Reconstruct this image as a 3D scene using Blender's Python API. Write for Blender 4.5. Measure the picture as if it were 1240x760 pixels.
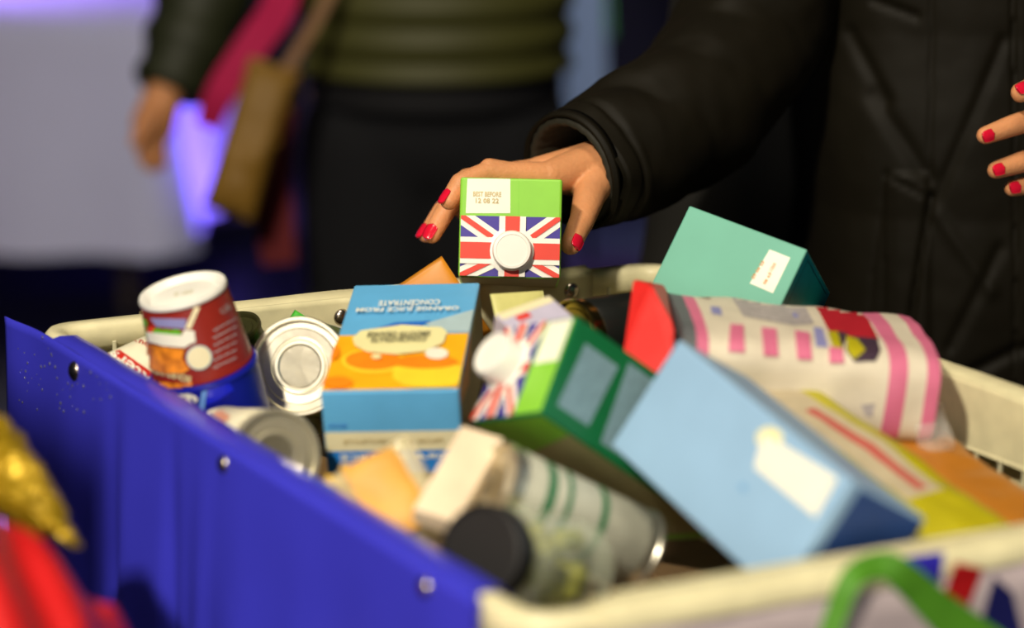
import bpy, bmesh, math, random
from mathutils import Vector, Matrix, noise
from mathutils.bvhtree import BVHTree
random.seed(7)
for o in list(bpy.data.objects): bpy.data.objects.remove(o, do_unlink=True)
SC = bpy.context.scene
COL = SC.collection
PI = math.pi

# ------------------------------------------------------------------ camera
FPX, CX, CY = 2927.8, 620.0, 380.0
TH = math.radians(15.5)
CAM = Vector((0, 0, 1.45))
AX = Vector((1, 0, 0)); AD = Vector((0, -math.sin(TH), -math.cos(TH))); AF = Vector((0, math.cos(TH), -math.sin(TH)))
cd = bpy.data.cameras.new('camera'); cam = bpy.data.objects.new('camera', cd); COL.objects.link(cam)
cam.location = CAM; cam.rotation_euler = (PI/2 - TH, 0, 0)
cd.sensor_width = 36.0; cd.lens = FPX*36/1240; cd.clip_start = .05
cd.dof.use_dof = True; cd.dof.focus_distance = 1.70; cd.dof.aperture_fstop = 2.7
SC.camera = cam

# ------------------------------------------------------------------ light and exposure
SC.view_settings.view_transform = 'Standard'; SC.view_settings.look = 'None'
SC.view_settings.exposure = 0.0; SC.view_settings.gamma = 1.0; SC.view_settings.use_curve_mapping = False
w = bpy.data.worlds.new('world'); SC.world = w; w.use_nodes = True
w.node_tree.nodes['Background'].inputs[0].default_value = (.30, .34, .55, 1)
w.node_tree.nodes['Background'].inputs[1].default_value = .035
def area(name, loc, target, size, power, col, spot=None):
    if spot: l = bpy.data.lights.new(name, 'SPOT'); l.spot_size = math.radians(spot); l.spot_blend = .6; l.shadow_soft_size = size
    else: l = bpy.data.lights.new(name, 'AREA'); l.size = size
    l.energy = power; l.color = col
    o = bpy.data.objects.new(name, l); COL.objects.link(o); o.location = loc
    o.rotation_euler = (Vector(target)-Vector(loc)).to_track_quat('-Z', 'Y').to_euler()
    return o
area('hall_lamp_or_fill', (-.75, -.45, 2.7), (0, 1.5, 1.0), .13, 74, (1.0, .90, .74))
area('hall_lamp_or_fill', (-.2, 1.1, 3.2), (.1, 1.6, 1.0), .5, 22, (1.0, .88, .68))
area('hall_lamp_or_fill', (.1, -1.3, 1.15), (.1, 1.4, .98), .9, 17, (1.0, .93, .84))  # fill added at camera level to brighten the front faces
area('blue_uplighter', (-.15, 5.3, .30), (-.80, 5.6, .42), .08, 60, (.20, .12, 1.0), 80)
area('violet_stage_lamp', (-1.7, 7.2, 2.2), (-1.1, 5.7, .69), 0.3, 600, (.42, .25, 1.0), 60)
area('white_stage_lamp', (-2.2, 2.4, 2.8), (-1.6, 5.0, .5), .5, 75, (.74, .70, 1.0), 50)
area('banner_fill', (.5, 3.0, 2.4), (.15, 4.5, 1.1), .3, 45, (.75, .85, 1.0), 50)  # added spot that brightens the banner, no fixture known there
area('background_lamp', (.1, 1.9, 3.0), (-.2, 3.3, .9), .5, 11, (1.0, .95, .75), 60)

# ------------------------------------------------------------------ helpers
def P(px, py, d):                                   # where the sight line through a picture point is at depth d
    return CAM + AF*d + AX*((px-CX)/FPX*d) + AD*((py-CY)/FPX*d)
def cdir(x, y, z): return (AX*x + AD*y + AF*z).normalized()
def lin(c): return tuple((v/255/12.92 if v/255 <= .04045 else ((v/255+.055)/1.055)**2.4) for v in c)
_m = {}
def mat(name, rgb, rough=.5, metal=0, var=.08, nscale=60, bump=0, bscale=200, trans=0, alpha=1, emit=0, spec=.5, coat=0, ior=1.45, sheen=0):
    key = name
    if key in _m: return _m[key]
    m = bpy.data.materials.new(name); m.use_nodes = True; nt = m.node_tree; b = nt.nodes['Principled BSDF']
    c = lin(rgb)
    tc = nt.nodes.new('ShaderNodeTexCoord'); n = nt.nodes.new('ShaderNodeTexNoise'); n.inputs['Scale'].default_value = nscale; n.inputs['Detail'].default_value = 3
    nt.links.new(tc.outputs['Object'], n.inputs['Vector'])
    r = nt.nodes.new('ShaderNodeValToRGB')
    r.color_ramp.elements[0].position = .3; r.color_ramp.elements[1].position = .7
    r.color_ramp.elements[0].color = tuple(v*(1-var) for v in c)+(1,); r.color_ramp.elements[1].color = tuple(min(1, v*(1+var)) for v in c)+(1,)
    nt.links.new(n.outputs['Fac'], r.inputs['Fac']); nt.links.new(r.outputs['Color'], b.inputs['Base Color'])
    b.inputs['Roughness'].default_value = rough; b.inputs['Metallic'].default_value = metal
    b.inputs['Specular IOR Level'].default_value = spec; b.inputs['IOR'].default_value = ior
    b.inputs['Transmission Weight'].default_value = trans; b.inputs['Alpha'].default_value = alpha
    b.inputs['Coat Weight'].default_value = coat; b.inputs['Sheen Weight'].default_value = sheen
    if emit:
        nt.links.new(r.outputs['Color'], b.inputs['Emission Color']); b.inputs['Emission Strength'].default_value = emit
    if bump:
        n2 = nt.nodes.new('ShaderNodeTexNoise'); n2.inputs['Scale'].default_value = bscale; n2.inputs['Detail'].default_value = 4
        nt.links.new(tc.outputs['Object'], n2.inputs['Vector'])
        bp = nt.nodes.new('ShaderNodeBump'); bp.inputs['Strength'].default_value = bump; bp.inputs['Distance'].default_value = .002
        nt.links.new(n2.outputs['Fac'], bp.inputs['Height']); nt.links.new(bp.outputs['Normal'], b.inputs['Normal'])
    _m[key] = m; return m

def tag(o, label=None, cat=None, group=None, kind=None):
    if label: o['label'] = label
    if cat: o['category'] = cat
    if group: o['group'] = group
    if kind: o['kind'] = kind
    return o
def mesh(name, V, F, m, parent=None, mi=None, smooth=False, mw=None):
    me = bpy.data.meshes.new(name); me.from_pydata([tuple(v) for v in V], [], F)
    ms = m if isinstance(m, (list, tuple)) else [m]
    for x in ms: me.materials.append(x)
    if mi: me.polygons.foreach_set('material_index', mi)
    if smooth: me.polygons.foreach_set('use_smooth', [True]*len(me.polygons))
    me.update()
    o = bpy.data.objects.new(name, me); COL.objects.link(o)
    if parent is not None: o.parent = parent
    if mw is not None: o.matrix_world = mw
    return o
def bmobj(name, bm, m, parent=None, smooth=False):
    me = bpy.data.meshes.new(name); bm.to_mesh(me); bm.free()
    ms = m if isinstance(m, (list, tuple)) else [m]
    for x in ms: me.materials.append(x)
    if smooth: me.polygons.foreach_set('use_smooth', [True]*len(me.polygons))
    o = bpy.data.objects.new(name, me); COL.objects.link(o)
    if parent is not None: o.parent = parent
    return o
def empty(name, M, label, cat, group=None):
    o = bpy.data.objects.new(name, None); COL.objects.link(o); o.matrix_world = M; o.empty_display_size = .05
    return tag(o, label, cat, group)
def frame(o, x, y, z):
    M = Matrix.Identity(4)
    for i in range(3): M[i][0] = x[i]; M[i][1] = y[i]; M[i][2] = z[i]; M[i][3] = o[i]
    return M
def frame_z(o, z, up=(0, 0, 1)):                    # any frame whose local z is the given direction
    z = Vector(z).normalized(); x = Vector(up).cross(z)
    if x.length < 1e-4: x = Vector((1, 0, 0)).cross(z)
    x.normalize(); return frame(o, x, z.cross(x), z)

# --- boxes
def box_bm(d, bev=.0015, seg=2, c=(0, 0, 0)):
    bm = bmesh.new(); bmesh.ops.create_cube(bm, size=1)
    for v in bm.verts: v.co = Vector((v.co.x*d[0]+c[0], v.co.y*d[1]+c[1], v.co.z*d[2]+c[2]))
    if bev: bmesh.ops.bevel(bm, geom=list(bm.edges), offset=bev, segments=seg, profile=.5, affect='EDGES')
    return bm
REM = {0: (1, 2), 1: (0, 2), 2: (0, 1)}
def fpt(d, ax, sg, u, v, off=0):
    p = [0, 0, 0]; a, b = REM[ax]; p[ax] = sg*(d[ax]/2+off); p[a] = u; p[b] = v; return Vector(p)
def px2f(M, d, ax, sg, px, py):                     # picture point -> (u, v) on a box face
    Mi = M.inverted(); o = Mi @ CAM; r = (Mi.to_3x3() @ (P(px, py, 1)-CAM))
    t = (sg*d[ax]/2-o[ax])/r[ax]; q = o+r*t; a, b = REM[ax]; return (q[a], q[b])
def clip_poly(pts, lim):
    poly = [Vector(p) for p in pts]
    for axis, l, sg in ((0, -lim[0], 1), (0, lim[0], -1), (1, -lim[1], 1), (1, lim[1], -1)):
        out = []
        for i in range(len(poly)):
            a, b = poly[i], poly[(i+1) % len(poly)]; ia, ib = (a[axis]-l)*sg >= 0, (b[axis]-l)*sg >= 0
            if ia: out.append(a)
            if ia != ib: out.append(a+(b-a)*((l-a[axis])/(b[axis]-a[axis])))
        poly = out
    return [(p.x, p.y) for p in poly]
def decal(parent, name, d, ax, sg, polys, off=.0002, step=.00018):
    a_, b_ = REM[ax]; polys = [(clip_poly(p, (d[a_]/2-.0006, d[b_]/2-.0006)), m) for p, m in polys]; polys = [q for q in polys if len(q[0]) > 2]
    V = []; F = []; mi = []; ms = []
    for k, (pts, m) in enumerate(polys):
        if m not in ms: ms.append(m)
        n = len(V); V += [fpt(d, ax, sg, u, v, off+step*k) for u, v in pts]; F.append(list(range(n, n+len(pts)))); mi.append(ms.index(m))
    return mesh(name, V, F, ms, parent, mi)
def rect(u0, v0, u1, v1): return [(u0, v0), (u1, v0), (u1, v1), (u0, v1)]
def ell(u, v, a, b, n=28, rot=0):
    return [(u+a*math.cos(t)*math.cos(rot)-b*math.sin(t)*math.sin(rot), v+a*math.cos(t)*math.sin(rot)+b*math.sin(t)*math.cos(rot)) for t in [2*PI*i/n for i in range(n)]]
_tc = {}
def text2d(s, bold=.0):
    key = (s, bold)
    if key in _tc: return _tc[key]
    c = bpy.data.curves.new('t', 'FONT'); c.body = s; c.size = 1; c.offset = bold; c.resolution_u = 2
    o = bpy.data.objects.new('t', c); COL.objects.link(o)
    dg = bpy.context.evaluated_depsgraph_get(); dg.update(); me = bpy.data.meshes.new_from_object(o.evaluated_get(dg))
    V = [(v.co.x, v.co.y) for v in me.vertices]; F = [list(p.vertices) for p in me.polygons]
    bpy.data.objects.remove(o); bpy.data.meshes.remove(me); bpy.data.curves.remove(c)
    x1 = max(v[0] for v in V); x0 = min(v[0] for v in V); y0 = min(v[1] for v in V); y1 = max(v[1] for v in V)
    V = [((x-(x0+x1)/2), (y-(y0+y1)/2)) for x, y in V]
    _tc[key] = (V, F, x1-x0, y1-y0); return _tc[key]
def text_map(parent, name, s, fn, width, height, m, bold=.02):   # fn(a, b) -> 3D, a right, b up in metres
    V, F, W, H = text2d(s, bold)
    return mesh(name, [fn(x*width/W, y*height/H) for x, y in V], F, m, parent)
def text_face(parent, name, s, d, ax, sg, c, right, up, width, height, m, off=.0012, bold=.02):
    return text_map(parent, name, s, lambda a, b: fpt(d, ax, sg, c[0]+right[0]*a+up[0]*b, c[1]+right[1]*a+up[1]*b, off), width, height, m, bold)
def union_jack(u0, v0, u1, v1, ca, ra=.11, rb=.22):  # polygons for the flag inside a rectangle, crossing at ca
    W, Bl, R = M_FWHITE, M_FBLUE, M_FRED
    polys = [(rect(u0, v0, u1, v1), Bl)]
    w, h = u1-u0, v1-v0
    def diag(p, q, t, m):
        p = Vector(p); q = Vector(q); n = Vector((-(q-p).y, (q-p).x)).normalized()*t
        poly = [p+n, q+n, q-n, p-n]
        # clip to the rectangle
        for axis, lim, s in ((0, u0, 1), (0, u1, -1), (1, v0, 1), (1, v1, -1)):
            out = []
            for i in range(len(poly)):
                a, b = poly[i], poly[(i+1) % len(poly)]
                ia, ib = (a[axis]-lim)*s >= 0, (b[axis]-lim)*s >= 0
                if ia: out.append(a)
                if ia != ib: k = (lim-a[axis])/(b[axis]-a[axis]); out.append(a+(b-a)*k)
            poly = out
        polys.append(([(a.x, a.y) for a in poly], m))
    k = min(w, h)
    for c in ((u0, v0), (u1, v0), (u1, v1), (u0, v1)): diag(c, ca, k*.13, W)
    for c in ((u0, v0), (u1, v0), (u1, v1), (u0, v1)): diag(c, ca, k*.045, R)
    polys.append((rect(u0, ca[1]-k*rb, u1, ca[1]+k*rb), W)); polys.append((rect(ca[0]-k*rb, v0, ca[0]+k*rb, v1), W))
    polys.append((rect(u0, ca[1]-k*rb*.62, u1, ca[1]+k*rb*.62), R)); polys.append((rect(ca[0]-k*rb*.55, v0, ca[0]+k*rb*.55, v1), R))
    return polys
# --- lathe about local z
def lathe_data(prof, n=48):
    V = []; F = []
    for r, z in prof:
        for i in range(n): a = 2*PI*i/n; V.append((r*math.cos(a), r*math.sin(a), z))
    for j in range(len(prof)-1):
        for i in range(n): F.append([j*n+i, j*n+(i+1) % n, (j+1)*n+(i+1) % n, (j+1)*n+i])
    if prof[0][0] > 1e-6: F.append([i for i in range(n)][::-1])
    if prof[-1][0] > 1e-6: F.append([(len(prof)-1)*n+i for i in range(n)])
    return V, F
def lathe(name, prof, m, parent=None, n=48):
    V, F = lathe_data(prof, n)
    o = mesh(name, V, F, m, parent, smooth=True)
    md = o.modifiers.new('edges', 'EDGE_SPLIT'); md.split_angle = math.radians(38)
    return o
def tube_data(pts, rad, n=12, closed=False):
    pts = [Vector(p) for p in pts]; V = []; F = []; N = len(pts)
    prev = None
    for i, p in enumerate(pts):
        t = (pts[(i+1) % N if closed else min(i+1, N-1)]-pts[(i-1) % N if closed else max(i-1, 0)]).normalized()
        if prev is None: u = t.orthogonal().normalized()
        else: u = (prev-t*prev.dot(t)).normalized()
        prev = u; v = t.cross(u); r = rad[i] if isinstance(rad, (list, tuple)) else rad
        for k in range(n): a = 2*PI*k/n; V.append(p+(u*math.cos(a)+v*math.sin(a))*r)
    for i in range(N if closed else N-1):
        for k in range(n): a = i*n; b = ((i+1) % N)*n; F.append([a+k, a+(k+1) % n, b+(k+1) % n, b+k])
    if not closed: F.append(list(range(n))[::-1]); F.append([(N-1)*n+k for k in range(n)])
    return V, F
def tube(name, pts, rad, m, parent=None, n=12, closed=False):
    V, F = tube_data(pts, rad, n, closed); return mesh(name, V, F, m, parent, smooth=True)
def sm(pts, n=6):                                   # Catmull-Rom through tuples of any length
    out = []; N = len(pts)
    for i in range(N-1):
        p = [pts[max(i-1, 0)], pts[i], pts[i+1], pts[min(i+2, N-1)]]
        for k in range(n):
            t = k/n
            out.append(tuple(.5*((2*b)+(-a+c)*t+(2*a-5*b+4*c-e)*t*t+(-a+3*b-3*c+e)*t**3) for a, b, c, e in zip(*p)))
    out.append(tuple(pts[-1])); return out
def nz(p, s, seed=0): return noise.noise(Vector(p)*s+Vector((seed*7.3, seed*3.1, seed*1.7)))
# --- flat print that follows a curved surface: a picture-plane outline dropped onto the mesh of ob
def wrap_print(ob, name, polys, parent, off=.0003, cell=3.0):
    vv = []; ff = []
    for o_ in (ob if isinstance(ob, list) else [ob]):
        k_ = len(vv); vv += [o_.matrix_world @ v.co for v in o_.data.vertices]; ff += [[i_+k_ for i_ in p.vertices] for p in o_.data.polygons]
    bvh = BVHTree.FromPolygons(vv, ff)
    V = []; F = []; mi = []; ms = []
    Mi = parent.matrix_world.inverted()
    for k, (pts, m) in enumerate(polys):
        if m not in ms: ms.append(m)
        bm = bmesh.new(); vs = [bm.verts.new((x, y, 0)) for x, y in pts]; bm.faces.new(vs)
        xs = [p[0] for p in pts]; ys = [p[1] for p in pts]
        x = math.floor(min(xs)/cell)*cell+.37
        while x < max(xs): bmesh.ops.bisect_plane(bm, geom=bm.verts[:]+bm.edges[:]+bm.faces[:], plane_co=(x, 0, 0), plane_no=(1, 0, 0)); x += cell
        y = math.floor(min(ys)/cell)*cell+.41
        while y < max(ys): bmesh.ops.bisect_plane(bm, geom=bm.verts[:]+bm.edges[:]+bm.faces[:], plane_co=(0, y, 0), plane_no=(0, 1, 0)); y += cell
        idx = {}
        for v in bm.verts:
            d = (P(v.co.x, v.co.y, 1)-CAM).normalized(); h, nrm, fi, ds = bvh.ray_cast(CAM, d)
            if h is None: continue
            if nrm.dot(d) > 0: nrm = -nrm
            idx[v] = len(V); V.append(Mi @ (h+nrm*(off+.00015*k)))
        for f in bm.faces:
            if all(v in idx for v in f.verts): F.append([idx[v] for v in f.verts]); mi.append(ms.index(m))
        bm.free()
    return mesh(name, V, F, ms, parent, mi, smooth=True)

# ------------------------------------------------------------------ materials
M_CREAM = mat('cream_plastic', (222, 214, 172), .38, bump=.15, bscale=40)
M_CREAMV = mat('cream_vinyl', (216, 208, 166), .45, bump=.3, bscale=25)
M_GRID = mat('cream_grid', (206, 200, 165), .35)
M_BLUEV = mat('blue_vinyl', (60, 60, 204), .36, var=.06, nscale=9, bump=.15, bscale=18, coat=.25)
M_MAUVE = mat('pale_outer_vinyl', (182, 168, 170), .45)
M_RIVET = mat('nickel', (170, 160, 150), .25, 1)
M_STEEL = mat('tin_steel', (226, 220, 200), .31, .9, var=.04, bump=.08, bscale=60)
M_GOLD = mat('gold_lacquered_tin', (150, 132, 70), .22, 1)
M_FWHITE = mat('flag_white', (244, 240, 228), .4, var=.01); M_FBLUE = mat('flag_blue', (62, 48, 150), .4, var=.03); M_FRED = mat('flag_red', (226, 62, 44), .4, var=.03)
M_LIME = mat('lime_card', (138, 205, 62), .4, var=.03)
M_GREEN = mat('leaf_green_card', (132, 204, 56), .4, var=.04)
M_DGREEN = mat('deep_green_card', (18, 104, 58), .4, var=.05)
M_WHITE = mat('white_plastic', (240, 238, 228), .35, var=.01)
M_LABEL = mat('label_white', (240, 238, 220), .5, var=.02)
M_INK = mat('pale_brown_ink', (196, 176, 120), .6); M_DINK = mat('grey_ink', (120, 118, 90), .6); M_OINK = mat('orange_ink', (214, 140, 60), .6)
M_JBLUE = mat('sky_blue_card', (98, 176, 226), .42, var=.03); M_JYEL = mat('orange_yellow_print', (250, 182, 24), .42, var=.1, nscale=40)
M_ORANGE = mat('orange_print', (245, 140, 22), .42, var=.08); M_PALEY = mat('pale_yellow_print', (240, 232, 170), .42, var=.03); M_YEL = mat('lemon_print', (252, 215, 50), .42)
M_CRBAND = mat('cream_print', (236, 226, 184), .45, var=.03); M_DBLUE = mat('mid_blue_print', (40, 110, 205), .42); M_JBLUE2 = mat('strong_blue_print', (40, 130, 215), .42); M_GREYP = mat('pale_grey_print', (176, 200, 205), .42)
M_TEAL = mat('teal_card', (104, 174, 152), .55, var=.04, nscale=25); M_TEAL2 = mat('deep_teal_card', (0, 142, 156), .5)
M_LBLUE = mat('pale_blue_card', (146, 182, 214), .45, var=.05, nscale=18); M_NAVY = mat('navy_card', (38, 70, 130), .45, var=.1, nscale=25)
M_PRED = mat('red_film', (222, 44, 40), .4, var=.04, bump=.3, bscale=30); M_GREYS = mat('grey_seam', (98, 102, 104), .5)
M_PWHITE = mat('offwhite_print', (216, 206, 184), .45, var=.05, nscale=70); M_PINK = mat('pink_print', (212, 112, 144), .45, var=.04)
M_PDRED = mat('dark_red_print', (176, 30, 44), .45); M_MAR = mat('maroon_print', (104, 44, 36), .5); M_LILAC = mat('lilac_print', (140, 140, 190), .5); M_LGREY = mat('grey_print', (170, 162, 160), .5, var=.2, nscale=200)
M_OLIVE = mat('yellow_film', (176, 166, 22), .35, var=.06, bump=.3, bscale=40); M_AMBER = mat('amber_film', (176, 112, 34), .35, var=.08, bump=.3, bscale=40)
M_DPUR = mat('dark_plum_print', (62, 44, 60), .5)
M_POT = mat('brick_red_print', (142, 36, 26), .4, var=.05); M_NBLUE = mat('navy_label', (20, 28, 150), .3, var=.1, nscale=30); M_BBLUE = mat('bright_blue_label', (30, 40, 215), .3)
M_FOOD = mat('pasta_picture', (240, 130, 30), .4, var=.5, nscale=140); M_VEG = mat('green_print', (100, 180, 40), .4)
M_SOUP = mat('ivory_label', (226, 220, 190), .45); M_SRED = mat('scarlet_label', (200, 44, 34), .4)
M_BLACK = mat('black_label', (22, 24, 22), .35); M_LID = mat('black_lid', (22, 20, 19), .6)
M_SKIN = None
M_COAT = mat('black_nylon', (19, 16, 8), .60, var=.12, nscale=14, bump=.12, bscale=90, spec=.16)
M_DULL = mat('dull_tin', (206, 200, 176), .34, .65, var=.05)
M_WSHADE = mat('shaded_white_print', (186, 172, 142), .45)  # off-white print darkened to hold the shade over the crisps packet
M_LINING = mat('coat_lining', (14, 13, 12), .6)
M_SIDE = mat('faded_black_nylon', (19, 17, 11), .7, var=.1, nscale=8)
M_NAIL = mat('pink_red_polish', (214, 22, 52), .18, var=.02, coat=.6)
def skin_mat():
    m = mat('skin', (212, 146, 98), .46, var=.09, nscale=45, bump=.3, bscale=380)
    b = m.node_tree.nodes['Principled BSDF']; b.inputs['Subsurface Weight'].default_value = .12; b.inputs['Subsurface Radius'].default_value = (.012, .004, .002); b.inputs['Subsurface Scale'].default_value = .6
    return m
M_SKIN = skin_mat()

# ------------------------------------------------------------------ the setting
def quad_struct(name, pts, m):
    o = mesh(name, pts, [[0, 1, 2, 3]], m); o['kind'] = 'structure'; return o
M_FLOOR = mat('dark_floor', (16, 15, 34), .38, var=.15, nscale=3)
M_WALL = mat('dark_wall', (24, 22, 48), .7, var=.1, nscale=2)
quad_struct('floor', [(-4, -2.5, 0), (4, -2.5, 0), (4, 8, 0), (-4, 8, 0)], M_FLOOR)
quad_struct('wall_back', [(-4, 8, 0), (4, 8, 0), (4, 8, 3.6), (-4, 8, 3.6)], M_WALL)

# ------------------------------------------------------------------ the collection trolley
cL, cF, cR, cN = Vector((-.318, 1.590, 1)), Vector((.109, 1.765, 1)), Vector((.428, 1.257, 1)), Vector((.010, 1.076, 1))
RZ = 1.0
T = empty('collection_trolley', Matrix.Translation(((cL+cR)/2).xy.to_3d()), 'cream plastic donation trolley with vinyl cover, heaped with food packs', 'trolley')
TO = T.matrix_world.translation.copy()
def tl(v): return Vector(v)-TO
sides = {'far': (cL, cF), 'right': (cF, cR), 'near': (cR, cN), 'left': (cN, cL)}
cen = (cL+cF+cR+cN)/4
def inset(p, k): q = cen+(p-cen)*(1-k); return Vector((q.x, q.y, p.z))
# rounded rim all the way round
loop = []
cs = [cL, cF, cR, cN]
for i, c in enumerate(cs):
    a = (cs[i-1]-c).normalized(); b = (cs[(i+1) % 4]-c).normalized(); r = .022
    for k in range(7):
        t = k/6; p0 = c+a*r; p2 = c+b*r; loop.append(p0*(1-t)**2+c*2*t*(1-t)+p2*t*t)
    n = cs[(i+1) % 4]; e0 = c+b*r; e1 = n-b*r
    for k in range(1, 10): loop.append(e0.lerp(e1, k/10))
# flattened rim profile
V = []; F = []; prof = [(-.006, -.016), (-.0075, -.004), (-.005, 0), (.004, .001), (.0075, -.003), (.0075, -.020), (.0045, -.022), (-.003, -.018)]
for i, p in enumerate(loop):
    t = (loop[(i+1) % len(loop)]-loop[i-1]).normalized(); nrm = Vector((-t.y, t.x, 0))
    wob = .0012*nz(p, 14)
    for a, h in prof: V.append(tl(p+nrm*(a+wob)+Vector((0, 0, h+.0015*nz(p, 9, 2)))))
n = len(prof)
for i in range(len(loop)):
    j = (i+1) % len(loop)
    for k in range(n): F.append([i*n+k, i*n+(k+1) % n, j*n+(k+1) % n, j*n+k])
mesh('rim', V, F, M_CREAM, T, smooth=True)
# grid bars of the walls
WD = .235
barV, barF = None, None
bm = box_bm((.0028, .0022, WD), .0005, 1); bar_me = bpy.data.meshes.new('bar'); bm.to_mesh(bar_me); bm.free(); bar_me.materials.append(M_GRID)
for nm, (a, b) in sides.items():
    L = (b-a).length; dr = (b-a).normalized(); nin = (cen-(a+b)/2); nin.z = 0; nin = (nin-dr*nin.dot(dr)).normalized()
    k = int(L/.021)
    for i in range(1, k):
        p = a+dr*(L*i/k)+nin*.010-Vector((0, 0, .012+WD/2)); o = bpy.data.objects.new('grid_bar', bar_me); COL.objects.link(o); o.parent = T
        o.matrix_parent_inverse.identity(); o.location = tl(p); o.rotation_euler = (0, 0, math.atan2(dr.y, dr.x))
    for h in (.020, .066, .112, .158, .204):
        bm = box_bm((L-.02, .003, .0045), .0008, 1); o = bmobj('grid_rail', bm, M_GRID, T); o.location = tl((a+b)/2+nin*.010-Vector((0, 0, h+.008))); o.rotation_euler = (0, 0, math.atan2(dr.y, dr.x))
# back sheet of each wall (vinyl cover seen through the grid), outer panels
def sheet(name, a, b, z0, z1, out, m, nx=40, nh=14, amp=.0, thick=.0012, seed=0, parent=T, bulge=0, fold=None):
    dr = (b-a); L = dr.length; dr = dr/L; nn = Vector((dr.y, -dr.x, 0))
    if nn.dot((a+b)/2-cen) < 0: nn = -nn
    V = []; F = []
    for side in (0, 1):
        for j in range(nh+1):
            for i in range(nx+1):
                s = i/nx; h = j/nh; q = a+dr*(L*s); z = z0+(z1-z0)*h
                o = out + amp*nz((s*L, z*.35, 0), 16, seed)*min(1, (1-h)*4+(.15 if not fold else 0)) + bulge*math.sin(PI*min(1, h))
                if fold: o += fold(s, h)
                p = q+nn*(o-(thick if side else 0)); V.append(tl((p.x, p.y, z)))
    m0 = (nx+1)*(nh+1)
    for j in range(nh):
        for i in range(nx):
            k = j*(nx+1)+i; F.append([k, k+1, k+nx+2, k+nx+1]); F.append([m0+k, m0+k+nx+1, m0+k+nx+2, m0+k+1])
    for j in range(nh):
        for k in (j*(nx+1), j*(nx+1)+nx): F.append([k, k+nx+1, m0+k+nx+1, m0+k])
    for i in range(nx):
        for k in (i, nh*(nx+1)+i): F.append([k, k+1, m0+k+1, m0+k])
    return mesh(name, V, F, m, parent, smooth=True)
sheet('cover_panel', cL, cF, .68, .985, .006, M_CREAMV, amp=.004, seed=1)
sheet('cover_panel', cF, cR, .68, .985, .006, M_CREAMV, amp=.004, seed=2)
NRP = sheet('cover_panel', cR.lerp(cN, .0), cR.lerp(cN, .95), .68, .993, .0115, M_MAUVE, amp=.004, seed=3)
# folded-in vinyl bands, stopping short of the corners
sheet('folded_band', cL.lerp(cF, .145), cL.lerp(cF, .875), .945, 1.002, -.011, M_CREAMV, amp=.003, seed=4, fold=lambda s, h: -.004*math.exp(-((s-.45)/.01)**2)-.006*(h < .1))
sheet('folded_band', cF.lerp(cR, .10), cF.lerp(cR, .93), .958, 1.002, -.011, M_CREAMV, amp=.003, seed=5)
sheet('folded_band', cR.lerp(cN, .06), cR.lerp(cN, .90), .950, 1.002, -.011, M_CREAMV, amp=.003, seed=6)
def band_top(a, b, drop=-.03):                                 # vinyl lying over the rim
    dr = (b-a).normalized(); nn = Vector((dr.y, -dr.x, 0)); nn = nn if nn.dot(a-cen) > 0 else -nn
    V = []; F = []; prof = [(-.011, -.02), (-.0112, -.002), (-.008, .0022), (.004, .0035), (.0105, .001), (.0125, -.006), (.0125, drop)]
    N = 40
    for i in range(N+1):
        p = a.lerp(b, i/N)
        for o, h in prof: V.append(tl(p+nn*(o+.001*nz(p, 30))+Vector((0, 0, h+.0012*nz(p, 22, 4)))))
    for i in range(N):
        for k in range(len(prof)-1): j = i*len(prof)+k; F.append([j, j+1, j+len(prof)+1, j+len(prof)])
    return mesh('cover_fold', V, F, M_CREAMV, T, smooth=True)
band_top(cL.lerp(cF, .145), cL.lerp(cF, .875)); band_top(cF.lerp(cR, .10), cF.lerp(cR, .93)); NBT = band_top(cR.lerp(cN, .04), cR.lerp(cN, .93), -.009)
# the blue vinyl side, with a loose flap past the far left corner
dLN = (cN-cL).normalized()
def bfold(s, h):
    z = 1-h
    return (.006*z*math.sin(s*21+.8)+.004*z*math.sin(s*47)+.030*z*min(1, s*5+.25)+.006*math.exp(-((s-.0)/.05)**2)
            - .007*math.exp(-((s-.29)/.02)**2)*min(1, z*3) - .006*math.exp(-((s-.43)/.014)**2)*min(1, z*3)+.005*math.exp(-((s-.50)/.02)**2)*min(1, z*2.5))
BP = sheet('blue_panel', cL-dLN*.036, cN-dLN*.032, .62, 1.0015, .0105, M_BLUEV, nx=150, nh=60, amp=.003, seed=8, fold=bfold)
tag(BP, 'deep blue vinyl side panel with folds and rivets')
# short return over the rim
V = []; F = []; N = 60; nn = Vector((dLN.y, -dLN.x, 0)); nn = nn if nn.dot(cL-cen) > 0 else -nn
prof = [(-.012, -.03), (-.012, -.003), (-.008, .0012), (.004, .0024), (.0092, .0014)]
for i in range(N+1):
    p = cL.lerp(cN, .055+.88*i/N)
    for o, h in prof: V.append(tl(p+nn*o+Vector((0, 0, h+.0008*nz(p, 20, 3)))))
for i in range(N):
    for k in range(len(prof)-1): j = i*len(prof)+k; F.append([j, j+1, j+len(prof)+1, j+len(prof)])
mesh('blue_fold', V, F, M_BLUEV, T, smooth=True)
bpy.context.view_layer.update()
def surf_hit(ob, px, py):
    M = ob.matrix_world; me = ob.data
    bvh = BVHTree.FromPolygons([M @ v.co for v in me.vertices], [list(p.vertices) for p in me.polygons])
    d = (P(px, py, 1)-CAM).normalized(); h, n, fi, ds = bvh.ray_cast(CAM, d)
    if h is None: return None, None
    if n.dot(d) > 0: n = -n
    return h, n
RIV = lathe_data([(0, .0035), (.003, .0032), (.0052, .0022), (.0065, .0006), (.007, -.0005)], 20)
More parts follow.
